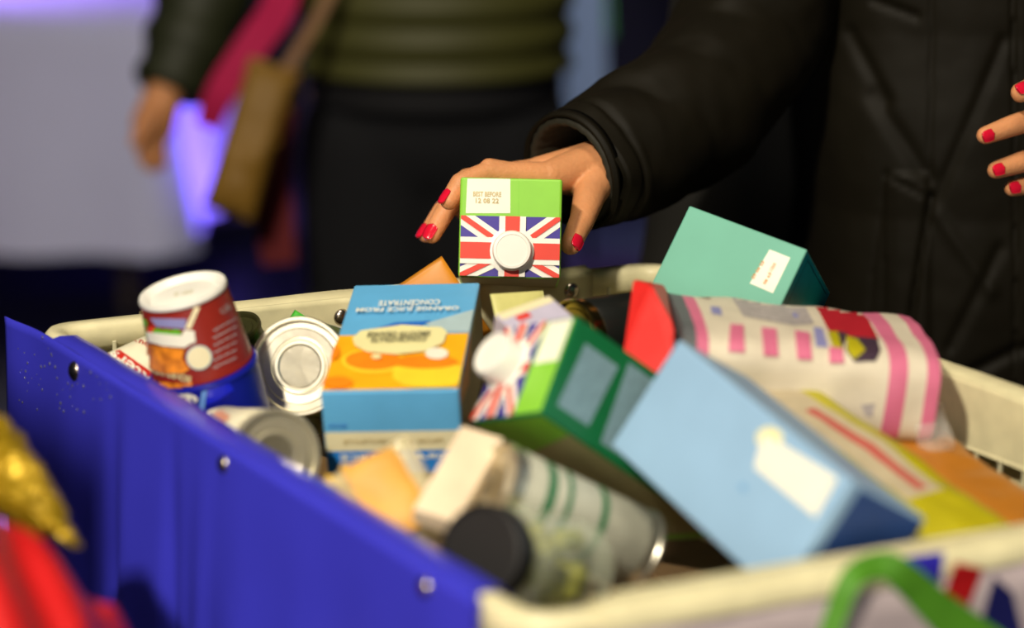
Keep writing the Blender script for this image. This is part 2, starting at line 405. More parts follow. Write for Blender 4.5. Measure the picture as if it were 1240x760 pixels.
def rivet(ob, px, py, sc=1.0):
    h, n = surf_hit(ob, px, py)
    if h is None: return
    o = mesh('rivet', [Vector(v)*sc for v in RIV[0]], RIV[1], M_RIVET, T, smooth=True)
    M = frame_z(h, n); M.translation = h-TO; o.matrix_local = M
for q in ((90, 449, 1), (270, 562, .8), (514, 711, .8)): rivet(BP, *q)
bands = [o for o in T.children if o.name.startswith('folded_band')]
for q in ((692, 352), (414, 384)): rivet(bands[0], q[0], q[1], .9)
# water drops on the flap
dm = mat('water_drop', (225, 228, 255), .05, trans=.9, ior=1.33)
DV, DF = lathe_data([(0, .55), (.5, .45), (.85, .2), (1, 0)], 10)
Vd = []; Fd = []
for i in range(70):
    px, py = random.uniform(22, 135), random.uniform(408, 500)
    if (py-400) < .6*(px-60)+12: continue
    h, nr = surf_hit(BP, px, py)
    if h is None: continue
    r = random.choice((.0006, .0008, .0011, .0014)); M = frame_z(tl(h), nr); k = len(Vd)
    Vd += [M @ (Vector(v)*r) for v in DV]; Fd += [[a+k for a in f] for f in DF]
o = mesh('water_drops', Vd, Fd, dm, T, smooth=True); o['kind'] = 'stuff'
# union flag print, on the outside of the near wall
bx = wrap_print([NRP, NBT], 'flag_print', [([(1088, 676), (1143, 668), (1138, 706), (1122, 700)], mat('cover_blue', (40, 34, 150), .45)), ([(1156, 680), (1190, 688), (1172, 733), (1143, 715)], mat('cover_red', (170, 20, 24), .45)), ([(1202, 696), (1225, 716), (1238, 770), (1182, 770)], mat('cover_navy', (24, 26, 84), .45))], T, off=.0006)
# floor of the basket, underframe and castors
def plate(name, pts, z0, z1, m, parent):
    V = [tl((p.x, p.y, z)) for z in (z0, z1) for p in pts]; k = len(pts)
    F = [list(range(k))[::-1], [k+i for i in range(k)]]+[[i, (i+1) % k, k+(i+1) % k, k+i] for i in range(k)]
    return mesh(name, V, F, m, parent)
plate('basket_floor', [inset(p, .03) for p in cs], .745, .755, M_GRID, T)
mk = mat('grey_metal_tube', (120, 120, 124), .4, .8)
for c in cs:
    q = inset(c, .09); tube('leg', [tl((q.x, q.y, .745)), tl((q.x, q.y, .10))], .011, mk, T)
    o = lathe('castor', [(0, -.011), (.028, -.011), (.032, -.007), (.032, .007), (.028, .011), (0, .011)], M_LID, T, 24); o.rotation_euler = (0, PI/2, 0); o.location = tl((q.x, q.y, .0325))
    o = bmobj('castor_fork', box_bm((.034, .022, .06), .002, 1), mk, T); o.location = tl((q.x, q.y, .085))

# ------------------------------------------------------------------ food boxes and cartons
def carton(name, spec, label, cat, m, facem=None, bev=.0018, group=None):
    c, ax, d = spec; M = frame(c, *ax); E_ = empty(name, M, label, cat, group)
    bm = box_bm(d, bev)
    ms = [m]; bm.normal_update()
    for f in bm.faces:
        for (a, s), mm in (facem or {}).items():
            if f.normal[a]*s > .95:
                if mm not in ms: ms.append(mm)
                f.material_index = ms.index(mm)
    for f in bm.faces: f.smooth = False
    bmobj('carton_body' if 'carton' in name else 'box_body', bm, ms, E_)
    return E_, M, d
HELD = ((-0.0014, 1.7134, 1.0325), ((0.9998, -0.0035, -0.0219), (-0.0219, -0.3145, -0.949), (-0.0036, 0.9493, -0.3145)), (0.071, 0.0697, 0.1662))
JUICE = ((-0.068, 1.4963, 0.9945), ((0.9966, -0.0716, 0.041), (0.0507, 0.1392, -0.989), (0.0651, 0.9877, 0.1423)), (0.0855, 0.0572, 0.1669))
GREEN = ((0.0626, 1.3832, 0.9922), ((0.6292, -0.7115, 0.3129), (-0.3255, -0.6068, -0.7252), (0.7058, 0.3544, -0.6133)), (0.0653, 0.0651, 0.158))
BLUE = ((0.137, 1.2571, 1.0063), ((0.424, -0.8935, -0.1478), (-0.5298, -0.1124, -0.8406), (0.7345, 0.4347, -0.5211)), (0.1848, 0.073, 0.0596))
TEAL = ((0.1563, 1.604, 1.019), ((0.8509, -0.4732, -0.2283), (-0.4365, -0.3949, -0.8084), (0.2924, 0.7875, -0.5426)), (0.0892, 0.0701, 0.0894))
PINK = ((0.1777, 1.4603, 1.0107), ((0.9936, 0.0306, -0.1086), (-0.1081, -0.0185, -0.994), (-0.0324, 0.9994, -0.015)), (0.1581, 0.0608, 0.1255))
def screw_cap(parent, u, v, d, r, h):
    z0 = -d[2]/2
    b = lathe('cap_collar', [(0, 0), (r*1.22, 0), (r*1.22, .0012), (r*1.0, .0016), (0, .0016)], M_WHITE, parent, 32); b.location = (u, v, z0-.0008); b.rotation_euler = (PI, 0, 0)
    c = lathe('screw_cap', [(0, 0), (r, 0), (r, h*.8), (r*.93, h), (r*.8, h*1.02), (r*.78, h*.97), (0, h*.97)], M_WHITE, parent, 40); c.location = (u, v, z0-.002); c.rotation_euler = (PI, 0, 0)

# 1. the carton in the hand
E1, M1, D1 = carton('milk_carton', HELD, 'lime green flag-printed carton held up in the hand, white cap facing out', 'carton', M_LIME,
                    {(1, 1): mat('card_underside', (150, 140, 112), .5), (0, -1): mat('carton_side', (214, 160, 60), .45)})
h0, h1 = -D1[1]/2, D1[1]/2; w1 = D1[0]/2
vb = px2f(M1, D1, 2, -1, 620, 262)[1]; cc = px2f(M1, D1, 2, -1, 620, 304)
decal(E1, 'flag_print', D1, 2, -1, union_jack(-w1+.001, vb, w1-.001, h1-.001, cc))
lb = [px2f(M1, D1, 2, -1, *q) for q in ((566, 216), (618, 216), (618, 258), (564, 258))]
decal(E1, 'date_label', D1, 2, -1, [(lb, M_LABEL)])
for k, (s, yy, ww) in enumerate((('BEST BEFORE', 235, 34), ('12 08 22', 243, 28))):
    c = px2f(M1, D1, 2, -1, 590, yy); text_face(E1, 'lettering', s, D1, 2, -1, c, (1, 0), (0, -1), ww/1740, .0035, M_INK, .0006)
sl = px2f(M1, D1, 2, -1, 628, 216); decal(E1, 'fold_line', D1, 2, -1, [(rect(sl[0], h0+.002, sl[0]+.0005, vb), M_GREEN)])
screw_cap(E1, cc[0], cc[1], D1, .0137, .009)

# 2. the orange juice carton
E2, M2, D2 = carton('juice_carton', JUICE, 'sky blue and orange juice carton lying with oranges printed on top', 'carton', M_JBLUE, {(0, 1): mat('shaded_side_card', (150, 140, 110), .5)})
def q2(*pts): return [px2f(M2, D2, 1, -1, *p) for p in pts]
W2, L2 = D2[0]/2, D2[2]/2; e = .0008
v1 = px2f(M2, D2, 1, -1, 480, 405)[1]
polys = [(rect(-W2+e, -L2+e, W2-e, v1), M_JYEL),
         (q2((515, 392), (574, 375), (571, 402), (535, 402)), M_GREYP), (q2((440, 402), (480, 391), (522, 389), (505, 397), (470, 403)), M_DBLUE)]
def ellp(cx, cy, a, b): return [px2f(M2, D2, 1, -1, *p) for p in ell(cx, cy, a, b, 26)]
polys += [(ellp(452, 438, 38, 15), M_YEL), (ellp(452, 437, 34, 12), M_ORANGE), (ellp(520, 455, 45, 18), M_YEL), (ellp(515, 440, 40, 8), M_ORANGE), (ellp(408, 465, 20, 7), M_ORANGE), (ellp(402, 428, 10, 10), M_ORANGE),
          (q2((427, 412), (437, 403), (487, 396), (535, 399), (542, 405), (537, 418), (515, 428), (480, 432), (445, 429), (430, 421)), M_PALEY), (ellp(529, 431, 14, 7), M_LABEL), (ellp(456, 435, 6, 3), M_PALEY)]
decal(E2, 'front_print', D2, 1, -1, polys)
def rt(s, cx, cy, wpx, hm, m, nm='lettering'):      # printed upside down, as the carton lies
    c = px2f(M2, D2, 1, -1, cx, cy); text_face(E2, nm, s, D2, 1, -1, c, (-1, 0), (0, -1), wpx/1860, hm, m, .0030)
rt('CONCENTRATE', 496, 371, 76, .0085, M_LABEL); rt('ORANGE JUICE FROM', 494, 378, 126, .0085, M_LABEL)
rt('SMOOTH ORANGE', 483, 409, 76, .008, M_DINK); rt('CONCENTRATE', 483, 415, 66, .008, M_DINK)
def q2e(*pts): return [px2f(M2, D2, 2, -1, *p) for p in pts]
va = px2f(M2, D2, 2, -1, 470, 522)[1]; vbb = px2f(M2, D2, 2, -1, 470, 545)[1]
decal(E2, 'end_print', D2, 2, -1, [(rect(-W2+e, va, W2-e, vbb), M_CRBAND), (rect(-W2+e, vbb, W2-e, D2[1]/2-e), M_JBLUE2)])
text_face(E2, 'lettering', 'FROM CONCENTRATE', D2, 2, -1, ((0), (va+vbb)/2), (-1, 0), (0, -1), .062, .003, M_INK, .0008)
text_face(E2, 'lettering', 'ORANGE JUICE', D2, 2, -1, (0, vbb+.0045), (-1, 0), (0, -1), .068, .005, M_LABEL, .0008)
c = px2f(M2, D2, 2, -1, 409, 515); text_face(E2, 'lettering', 'OPEN HERE', D2, 2, -1, c, (1, 0), (0, -1), .012, .002, M_DBLUE, .0008)
sd = -L2; decal(E2, 'side_print', D2, 0, 1, [([(-D2[1]/2+e, sd+.001), (-D2[1]/2+.012, sd+.001), (-D2[1]/2+.024, sd+.06), (-D2[1]/2+e, sd+.09)], M_ORANGE)])

# 3. the second flag carton, lying towards the near corner
E3, M3, D3 = carton('milk_carton', GREEN, 'green carton with flag top lying beneath the held one, dark green side', 'carton', M_DGREEN,
                    {(1, 1): M_GREEN, (2, -1): M_LIME})
w3, h3 = D3[0]/2, D3[1]/2; ub = .006
decal(E3, 'flag_print', D3, 2, -1, union_jack(-w3+.001, -h3+.001, ub, h3-.001, ((-w3+ub)/2, 0), rb=.14))
decal(E3, 'date_label', D3, 2, -1, [(rect(ub+.002, -h3+.002, w3-.003, -h3+.030), M_LABEL)])
screw_cap(E3, (-w3+ub)/2-.002, -.004, D3, .0145, .014)
decal(E3, 'nutrition_panel', D3, 0, 1, [([(-h3+.012, -D3[2]/2+.012), (h3-.010, -D3[2]/2+.008), (h3-.010, -D3[2]/2+.034), (-h3+.012, -D3[2]/2+.040)], mat('grey_blue_print', (120, 150, 160), .5, var=.1, nscale=150)),
                                        (rect(-h3+.006, -D3[2]/2+.046, h3-.006, -D3[2]/2+.075), mat('grey_blue_print', (120, 150, 160)))])
decal(E3, 'side_print', D3, 1, 1, [([(w3-.002, -D3[2]/2+.025), (w3-.002, D3[2]/2-.01), (-w3+.008, D3[2]/2-.01), (-w3+.012, -D3[2]/2+.040)], mat('tan_print', (176, 170, 120), .5))])

# 4. pale blue box
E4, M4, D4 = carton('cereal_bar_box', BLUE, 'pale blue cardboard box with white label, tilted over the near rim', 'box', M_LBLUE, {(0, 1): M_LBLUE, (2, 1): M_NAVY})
# which long sides are seen: the end of the box is its +x side
q = [px2f(M4, D4, 2, -1, *p) for p in ((925, 524), (1014, 579), (988, 626), (914, 566))]
q_ = [px2f(M4, D4, 2, -1, *p) for p in ell(932, 530, 16, 13, 18)]
decal(E4, 'label', D4, 2, -1, [(q_, M_PALEY), (q, M_LABEL)])
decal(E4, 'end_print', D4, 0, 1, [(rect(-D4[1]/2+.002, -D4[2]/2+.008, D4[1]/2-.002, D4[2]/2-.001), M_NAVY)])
c = px2f(M4, D4, 2, -1, 900, 590); decal(E4, 'small_mark', D4, 2, -1, [(ell(c[0], c[1], .003, .002, 12), mat('pale_mark', (110, 160, 205), .5))])

# 5. teal box
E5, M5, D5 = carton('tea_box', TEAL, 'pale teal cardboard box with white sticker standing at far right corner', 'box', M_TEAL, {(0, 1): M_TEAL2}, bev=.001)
q = [px2f(M5, D5, 2, -1, *p) for p in ((932, 302), (957, 312), (936, 355), (908, 343))]
decal(E5, 'price_sticker', D5, 2, -1, [(q, M_LABEL)])
for s, a, b in (('29 04 23', 918, 327), ('L1203', 935, 325), ('08 41', 929, 338)):
    c = px2f(M5, D5, 2, -1, a, b); text_face(E5, 'lettering', s, D5, 2, -1, c, (.12, -.99), (-.99, -.12), .014 if a < 920 else .008, .0022, M_OINK, .0006)
decal(E5, 'side_fold', D5, 0, 1, [(rect(-D5[1]/2+.004, -D5[2]/2+.010, D5[1]/2, -D5[2]/2+.0108), mat('dark_teal_line', (0, 60, 80), .5)), (rect(-D5[1]/2+.004, -D5[2]/2+.010, -D5[1]/2+.0048, D5[2]/2-.01), mat('dark_teal_line', (0, 60, 80)))])

# 6. pink and white brick pack: rings along its length so that the stripes are real bands of the wrapper
def brick(name, spec, label, cat, n=48, xs=None, colf=None, mats=None, p=4.5, endf=None, seed=0, amp=.0015, body='wrapper'):
    c, ax, d = spec; M = frame(c, *ax); E_ = empty(name, M, label, cat)
    V = []; F = []; mi = []
    for x in xs:
        s = endf(x) if endf else 1
        sy, sz, oy = s if isinstance(s, tuple) else (s, s, 0)
        for k in range(n):
            a = 2*PI*k/n; ca, sa = math.cos(a), math.sin(a)
            r = (abs(ca)**p+abs(sa)**p)**(-1/p)
            y = r*ca*d[1]/2*sy+oy; z = r*sa*d[2]/2*sz
            k2 = 1+amp/.03*nz((x, y, z), 38, seed); V.append((x, y*k2, z*k2))
    for i in range(len(xs)-1):
        for k in range(n):
            F.append([i*n+k, i*n+(k+1) % n, (i+1)*n+(k+1) % n, (i+1)*n+k]); mi.append(colf((xs[i]+xs[i+1])/2, k/n))
    F.append(list(range(n))[::-1]); mi.append(colf(xs[0], 0)); F.append([(len(xs)-1)*n+k for k in range(n)]); mi.append(colf(xs[-1], 0))
    o = mesh(body, V, F, mats, E_, mi, smooth=True)
    md = o.modifiers.new('edges', 'EDGE_SPLIT'); md.split_angle = math.radians(50)
    return E_, o, M
hx = PINK[2][0]/2
st = [(hx-.0085, hx+.001), (hx-.032, hx-.0205)]
xs = sorted(set([-hx, -hx+.002, -hx+.008, -hx+.0155] + [v for s in st for v in s if v < hx] + [-hx+.0155+i*(2*hx-.0155)/26 for i in range(27)]))
def pf(x, k):
    if x < -hx+.007: return 2
    if -hx+.007 <= x < -hx+.0155: return 1
    return 1 if any(a <= x <= b for a, b in st) else 0
E6, O6, M6 = brick('sweet_pack', PINK, 'pink and white striped packet with bright red end lying on top', 'packet', 56, xs, pf, [M_PWHITE, M_PINK, M_GREYS], endf=lambda x: (.985, .985, 0) if x > hx-.001 else 1, seed=3)
bpy.context.view_layer.update()
wrap_print(O6, 'printed_picture', [([(981, 364), (1030, 366), (1052, 388), (1064, 411), (1040, 410), (1003, 400), (992, 378)], M_PDRED),
    ([(985, 396), (996, 398), (1003, 421), (988, 420)], M_LILAC), ([(1002, 402), (1018, 402), (1022, 425), (1008, 420)], M_OLIVE), ([(1014, 402), (1026, 404), (1020, 424)], M_DPUR),
    ([(1026, 408), (1062, 411), (1066, 425), (1060, 438), (1034, 438), (1024, 425)], M_DPUR), ([(1024, 408), (1038, 412), (1048, 425), (1034, 436), (1026, 426)], M_OLIVE),
    ([(884, 394), (900, 395), (902, 427), (882, 426)], M_PINK), ([(922, 398), (940, 400), (942, 432), (924, 431)], M_PINK), ([(962, 402), (980, 405), (983, 436), (965, 435)], M_PINK), ([(1003, 422), (1020, 424), (1022, 440), (1004, 440)], M_PINK)], E6)
for q_ in [([(884, 357), (970, 362), (986, 392), (960, 394), (900, 383)], M_LGREY), ([(816, 347), (842, 349), (868, 358), (858, 362), (826, 358)], M_MAR), ([(1042, 490), (1060, 488), (1056, 505), (1048, 503)], M_LGREY), ([(860, 371), (872, 372), (875, 382), (862, 380)], M_LILAC), ([(960, 378), (968, 379), (966, 385), (960, 384)], M_LILAC)]: wrap_print(O6, 'small_print', [q_], E6)
tag(wrap_print(O6, 'pack_underside', [([(1078, 538), (1128, 548), (1127, 556), (1102, 552)], M_DPUR)], E6), None)
# folded red end: a gusset wedge
Mi6 = M6.inverted()
pk = [P(767, 338, 1.52), P(789, 346, 1.50), P(816, 395, 1.475), P(814, 430, 1.46), P(783, 470, 1.45), P(754, 432, 1.47), P(806, 345, 1.56), P(822, 420, 1.50), P(800, 470, 1.52), P(775, 345, 1.57)]
bm = bmesh.new()
for v in pk: bm.verts.new(Mi6 @ v)
bmesh.ops.convex_hull(bm, input=bm.verts); bmesh.ops.bevel(bm, geom=list(bm.edges), offset=.0012, segments=2, affect='EDGES')
tag(bmobj('folded_end', bm, M_PRED, E6), 'bright red folded end of the packet')

# 7. flat packs under it, and other thin packs: soft pillows
def pillow(name, c, ux, uy, wd, ht, th, label, cat, m, seed=0, seal=.006, print_bands=None, crinkle=.0015, nx=36, ny=24, part='wrapper'):
    ux = Vector(ux).normalized(); uy = Vector(uy); uy = (uy-ux*uy.dot(ux)).normalized(); uz = ux.cross(uy)
    M = frame(c, ux, uy, uz); E_ = empty(name, M, label, cat)
    V = []; F = []; mi = []; ms = [m]+[b[4] for b in (print_bands or [])]
    for s in (1, -1):
        for j in range(ny+1):
            for i in range(nx+1):
                x = (i/nx-.5)*2; y = (j/ny-.5)*2
                pr = max(0, (1-abs(x)**4))**.5*max(0, (1-abs(y)**4))**.5
                z = s*(th/2*pr+.0004)+crinkle*nz((x*wd/2, y*ht/2, s*.01), 60, seed)+crinkle*2*nz((x*wd/2, y*ht/2, 0), 20, seed)
                V.append((x*wd/2*(1-.04*pr), y*ht/2*(1-.04*pr), z))
    k0 = (nx+1)*(ny+1)
    for sgn in (0, 1):
        for j in range(ny):
            for i in range(nx):
                k = sgn*k0+j*(nx+1)+i; f = [k, k+1, k+nx+2, k+nx+1]; F.append(f if sgn == 0 else f[::-1])
                x = ((i+.5)/nx-.5)*2; y = ((j+.5)/ny-.5)*2; t = 0
                for b_, b in enumerate(print_bands or []):
                    if b[0] <= x <= b[2] and b[1] <= y <= b[3]: t = b_+1
                mi.append(t)
    for j in range(ny):
        for k in (j*(nx+1), j*(nx+1)+nx): F.append([k, k+nx+1, k0+k+nx+1, k0+k]); mi.append(0)
    for i in range(nx):
        for k in (i, ny*(nx+1)+i): F.append([k, k+1, k0+k+1, k0+k]); mi.append(0)
    o = mesh(part, V, F, ms, E_, mi, smooth=True)
    return E_, o, M
YC = P(1040, 560, 1.40)
ux = P(1150, 640, 1.34)-P(915, 470, 1.47); uy = P(1010, 600, 1.36)-P(1070, 525, 1.42)
E7, O7, M7 = pillow('crisps_packet', YC, ux, uy, .225, .062, .014, 'yellow-edged off-white packet with red line, wedged beside pale blue box', 'packet', M_OLIVE, 5,
                    print_bands=[(-.86, -.62, .50, .30, M_WSHADE), (-.5, -.30, .45, -.12, mat('rosy_line', (186, 90, 80), .5))])  # yellow and off-white both darkened for the shade on this packet
OC = P(1150, 590, 1.44)
E8, O8, M8 = pillow('rice_packet', OC, P(1236, 668, 1.38)-P(1060, 535, 1.50), P(1110, 640, 1.40)-P(1180, 570, 1.46), .17, .075, .012, 'plain amber orange packet against the right wall of trolley', 'packet', M_AMBER, 6)
# orange and green corners behind
oc = P(536, 311, 1.665); a_ = cdir(-48, 32, 6); b_ = cdir(18, 30, -2)
pillow('orange_envelope', oc+a_*.036+b_*.030, a_, b_, .074, .062, .006, 'orange paper sachet, only its corner above the juice carton', 'packet', mat('orange_paper', (216, 138, 30), .45), 9, crinkle=.0004)
gc = P(356, 380, 1.655); a_ = cdir(-30, 45, 8); b_ = cdir(45, 22, 4)
pillow('green_sachet', gc+a_*.022+b_*.016, a_, b_, .046, .034, .004, 'bright green sachet corner sticking up behind the shiny tin', 'packet', mat('green_paper', (70, 190, 50), .45), 10, crinkle=.0003)
yc = P(583, 362, 1.60); a_ = cdir(60, -4, 25); b_ = cdir(34, 34, -3)
pillow('yellow_sachet', yc+a_*.018+b_*.013, a_, b_, .038, .027, .004, 'pale yellow sachet corner poking out under the held carton', 'packet', mat('pale_yellow_paper', (212, 208, 130), .45), 11, crinkle=.0004)
# lilac-topped flat box
def slab(name, c, ux, uy, dims, label, cat, m, facem=None, bev=.001):
    ux = Vector(ux).normalized(); uy = Vector(uy); uy = (uy-ux*uy.dot(ux)).normalized(); uz = ux.cross(uy)
    return carton(name, (c, (ux, uy, uz), dims), label, cat, m, facem, bev)
ca = P(648, 343, 1.515); ux = (P(776, 456, 1.45)-ca); uy = (P(596, 402, 1.47)-ca)
M_LIL = mat('lilac_card', (196, 190, 212), .5, var=.05)
E9, M9, D9 = slab('biscuit_box', ca+ux.normalized()*.043+uy.normalized()*.021+ux.cross(uy).normalized()*.0 - Vector((0, 0, .012)), ux, uy, (.086, .042, .022), 'flat lilac box with cream edge between held carton and green carton', 'box', M_LIL, {(0, -1): M_CRBAND})
sg = -1 if M9.to_3x3().col[2].dot(CAM-M9.translation) < 0 else 1
decal(E9, 'edge_print', D9, 2, sg, [(rect(-.042, -.020, -.036, .020), M_CRBAND), (rect(-.035, .002, -.030, .012), M_FRED)])
text_face(E9, 'lettering', 'BISCUITS', D9, 2, sg, (-.012, -.004), (0, -1), (sg, 0), .018, .004, M_LILAC, .0005)
# cream carton edge
ca = P(579, 523, 1.375); ux = P(522, 622, 1.325)-ca; uy = P(612, 548, 1.36)-P(572, 515, 1.375)
E10, M10, D10 = slab('noodle_box', ca+ux*.5+Vector((.002, .004, -.006)), ux, uy, (.072, .026, .012), 'narrow cream box with faint pink print leaning below green carton', 'box', mat('cream_card', (236, 214, 182), .5, var=.1, nscale=40))

# ------------------------------------------------------------------ tins, pots and jars
def tin(name, end, axis, r, L, label, lm, cat='tin', rim=M_STEEL, endm=M_STEEL, up=(0, 0, 1), l0=.009):   # end = centre of the end that is seen; axis runs away from it
    M = frame_z(end, axis, up); E_ = empty(name, M, label, cat)
    lathe('tin_end', [(0, .0030), (r*.42, .0030), (r*.46, .0016), (r*.52, .0016), (r*.56, .0034), (r*.60, .0022), (r*.76, .0020), (r*.80, .0036), (r*.86, .0036), (r*.895, .0050), (r*.91, .0008), (r*.94, -.0006), (r*1.0, -.0006), (r*1.02, .0008), (r*1.02, .0026), (r*.985, .0034)], endm, E_, 72)
    lathe('tin_wall', [(r*.985, .003), (r*.985, L-.003), (r*1.02, L-.002), (r*1.02, L), (r*.93, L), (r*.91, L-.003), (0, L-.003)], rim, E_, 72)
    lathe('paper_label', [(r*.99, l0), (r*.995, l0+.0002), (r*.995, L-.009), (r*.99, L-.0088)], lm, E_, 72)
    return E_
E11 = tin('food_tin', P(362, 443, 1.60), cdir(.13, .07, .98), .0325, .085, 'shiny tin with ridged silver end facing out beside juice carton', mat('olive_label', (90, 110, 50), .5))
E12 = tin('food_tin', P(335, 552, 1.445), cdir(-.46, .02, .89), .0280, .085, 'dull silver tin with cream and red label behind the blue panel', M_SOUP, rim=M_DULL, endm=M_DULL)
bpy.context.view_layer.update()
lab12 = [o for o in E12.children if o.name.startswith('paper_label')][0]
wrap_print(lab12, 'label_print', [([(268, 484), (300, 484), (316, 492), (296, 494)], M_SRED), ([(252, 498), (262, 492), (280, 505), (272, 512)], mat('rosy_print', (214, 150, 120), .5))], E12)
E13 = tin('food_tin', P(693, 411, 1.585), cdir(.80, -.10, .60), .0262, .075, 'black tin with gold-rimmed end lying by the far rim', M_BLACK, rim=M_GOLD, endm=M_GOLD)
# soup tin with an ivory and red label
ax = cdir(.70, -.36, .62); E14 = tin('soup_tin', P(139, 478, 1.612), ax, .0275, .085, 'ivory soup tin with a red lettered band beside the blue panel', M_SOUP, l0=.0035)
bpy.context.view_layer.update()
lab14 = [o for o in E14.children if o.name.startswith('paper_label')][0]
wrap_print(lab14, 'label_band', [([(124, 428), (141, 421), (215, 472), (205, 492), (196, 487)], M_SRED)], E14, cell=4)
def wrap_text(ob, parent, s, p0, p1, h, m, off=.0009, bold=.02):      # lettering from picture point p0 to p1, wrapped on the surface
    V, F, W, H = text2d(s, bold); M = ob.matrix_world; me = ob.data
    bvh = BVHTree.FromPolygons([M @ v.co for v in me.vertices], [list(p.vertices) for p in me.polygons])
    p0, p1 = Vector(p0), Vector(p1); r = (p1-p0).normalized(); u = Vector((r.y, -r.x)); k = (p1-p0).length/W; c = (p0+p1)/2; kh = h/H
    Mi = parent.matrix_world.inverted(); out = []; ok = []
    for x, y in V:
        q = c+r*(x*k)+u*(y*kh); d = (P(q.x, q.y, 1)-CAM).normalized(); hh, n, fi, ds = bvh.ray_cast(CAM, d)
        ok.append(hh is not None)
        if hh is None: out.append(Vector((0, 0, 0))); continue
        if n.dot(d) > 0: n = -n
        out.append(Mi @ (hh+n*off))
    return mesh('lettering', out, [f for f in F if all(ok[i] for i in f)], m, parent)
wrap_text(lab14, E14, 'Baxters', (201, 479), (134, 427), 13, M_LABEL)
wrap_text(lab14, E14, 'soup', (186, 420), (163, 410), 7, M_SRED, bold=.0)
# dark tin behind the pot
tin('food_tin', P(272, 400, 1.655), cdir(.25, .86, .45), .025, .06, 'dark olive tin mostly hidden behind the red pot', mat('dark_olive_label', (50, 50, 24), .4), rim=mat('dark_olive_label', (50, 50, 24)), endm=mat('dark_olive_label', (50, 50, 24)))
# navy tin under the pot
axp = cdir(.20, .92, .37)
# instant pasta pot, upside down
pr0, pr1, pl = .0283, .0326, .0505
Mp = frame_z(P(221, 351, 1.535), axp, (0, 1, 0)); E16 = empty('snack_pot', Mp, 'brick red snack pot turned upside down, white base up, atop tins', 'pot')
lathe('pot_base', [(0, .0022), (pr0*.70, .0022), (pr0*.74, .0030), (pr0*.80, .0016), (pr0*.86, .0004), (pr0*.90, -.0008), (pr0*.985, -.0010), (pr0*1.01, .0005), (pr0*1.01, .0022), (pr0*.995, .0028)], M_WHITE, E16, 64)
PW = lathe('pot_wall', [(pr0*.995, .004)]+[(pr0+(pr1-pr0)*t, .004+(pl-.004)*t) for t in (.1, .25, .4, .55, .7, .85, 1)]+[(pr1*1.02, pl), (pr1*1.02, pl+.002), (0, pl+.002)], M_POT, E16, 64)
text_map(E16, 'embossed_code', 'PP 5', lambda a, b: Vector((a, -b, .0018)), .012, .006, mat('cream_emboss', (214, 208, 176), .5))
E15 = tin('sauce_tin', P(221, 351, 1.535)+axp*.0535, axp, .0350, .075, 'navy blue tin with upside-down white lettering under the red pot', M_NBLUE, up=(0, 1, 0), l0=.0012, rim=M_NBLUE, endm=M_NBLUE)
bpy.context.view_layer.update()
lab15 = [o for o in E15.children if o.name.startswith('paper_label')][0]
bpy.context.view_layer.update()
def pxz(s, x0, y0, w_, h_): return [(x0+a*w_, y0+b*h_) for a, b in s]
wrap_print(PW, 'pot_print', [
    ([(236, 371), (243, 369), (231, 398), (224, 397)], M_CRBAND),
    ([(182, 385), (226, 386), (224, 398), (190, 395)], M_LILAC),
    ([(173, 384), (179, 388), (179, 408), (174, 408)], M_VEG), ([(179, 396), (188, 394), (188, 402), (180, 403)], M_FRED),
    (ell(192, 401, 6, 4, 14), M_VEG), (ell(202, 402, 6, 4, 14), M_VEG), (ell(213, 402, 7, 4, 14), M_VEG),
    ([(179, 401), (220, 405), (224, 398), (235, 400), (237, 413), (230, 416), (224, 420), (200, 418), (182, 413)], M_LABEL),
    ([(173, 415), (200, 419), (224, 422), (221, 432), (230, 446), (222, 451), (200, 451), (182, 445), (174, 434)], M_FOOD),
    (ell(241, 432, 15, 15, 24), M_GREYP), (ell(241, 432, 13.5, 13.5, 24), M_CRBAND), ([(184, 460), (234, 464), (228, 470), (200, 469), (180, 462)], M_FOOD)], E16)
wrap_text(PW, E16, 'RICH BOLOGNESE', (231, 459), (176, 444), 8, M_PALEY)
wrap_text(PW, E16, 'PASTA', (222, 412), (184, 408), 7, M_LILAC)
wrap_text(PW, E16, 'GB', (266, 378), (277, 370), 7, M_LGREY, bold=0)
for k in range(6): wrap_text(PW, E16, 'Ingredients water pasta', (258, 400+k*9), (285, 385+k*9.5), 4, M_GREYP, bold=0)
wrap_text(PW, E16, 'NEW', (233, 429), (249, 429), 5, M_POT)
wrap_text(lab15, E15, 'SAV', (237, 489), (186, 465), 19, M_LABEL, bold=.045)
wrap_print(lab15, 'label_print', [([(246, 462), (252, 462), (247, 500), (240, 500)], mat('sky_line', (110, 160, 230), .4)), ([(253, 466), (276, 460), (283, 472), (262, 486), (249, 490)], M_BBLUE)], E15)

# tin with green rings
ag = cdir(.80, .40, .45); E17 = tin('bean_tin', P(596, 585, 1.35), ag, .0243, .105, 'grey-white tin ringed with green stripes under the green carton', mat('grey_white_label', (186, 186, 168), .45, var=.1, nscale=90))
for z0, z1 in ((.022, .028), (.036, .0395), (.060, .0645)):
    tag(lathe('label_stripe', [(.0243*1.0, z0), (.0243*1.0, z1)], mat('bottle_green_print', (28, 110, 62), .45), E17, 72), 'green ring printed on the label')
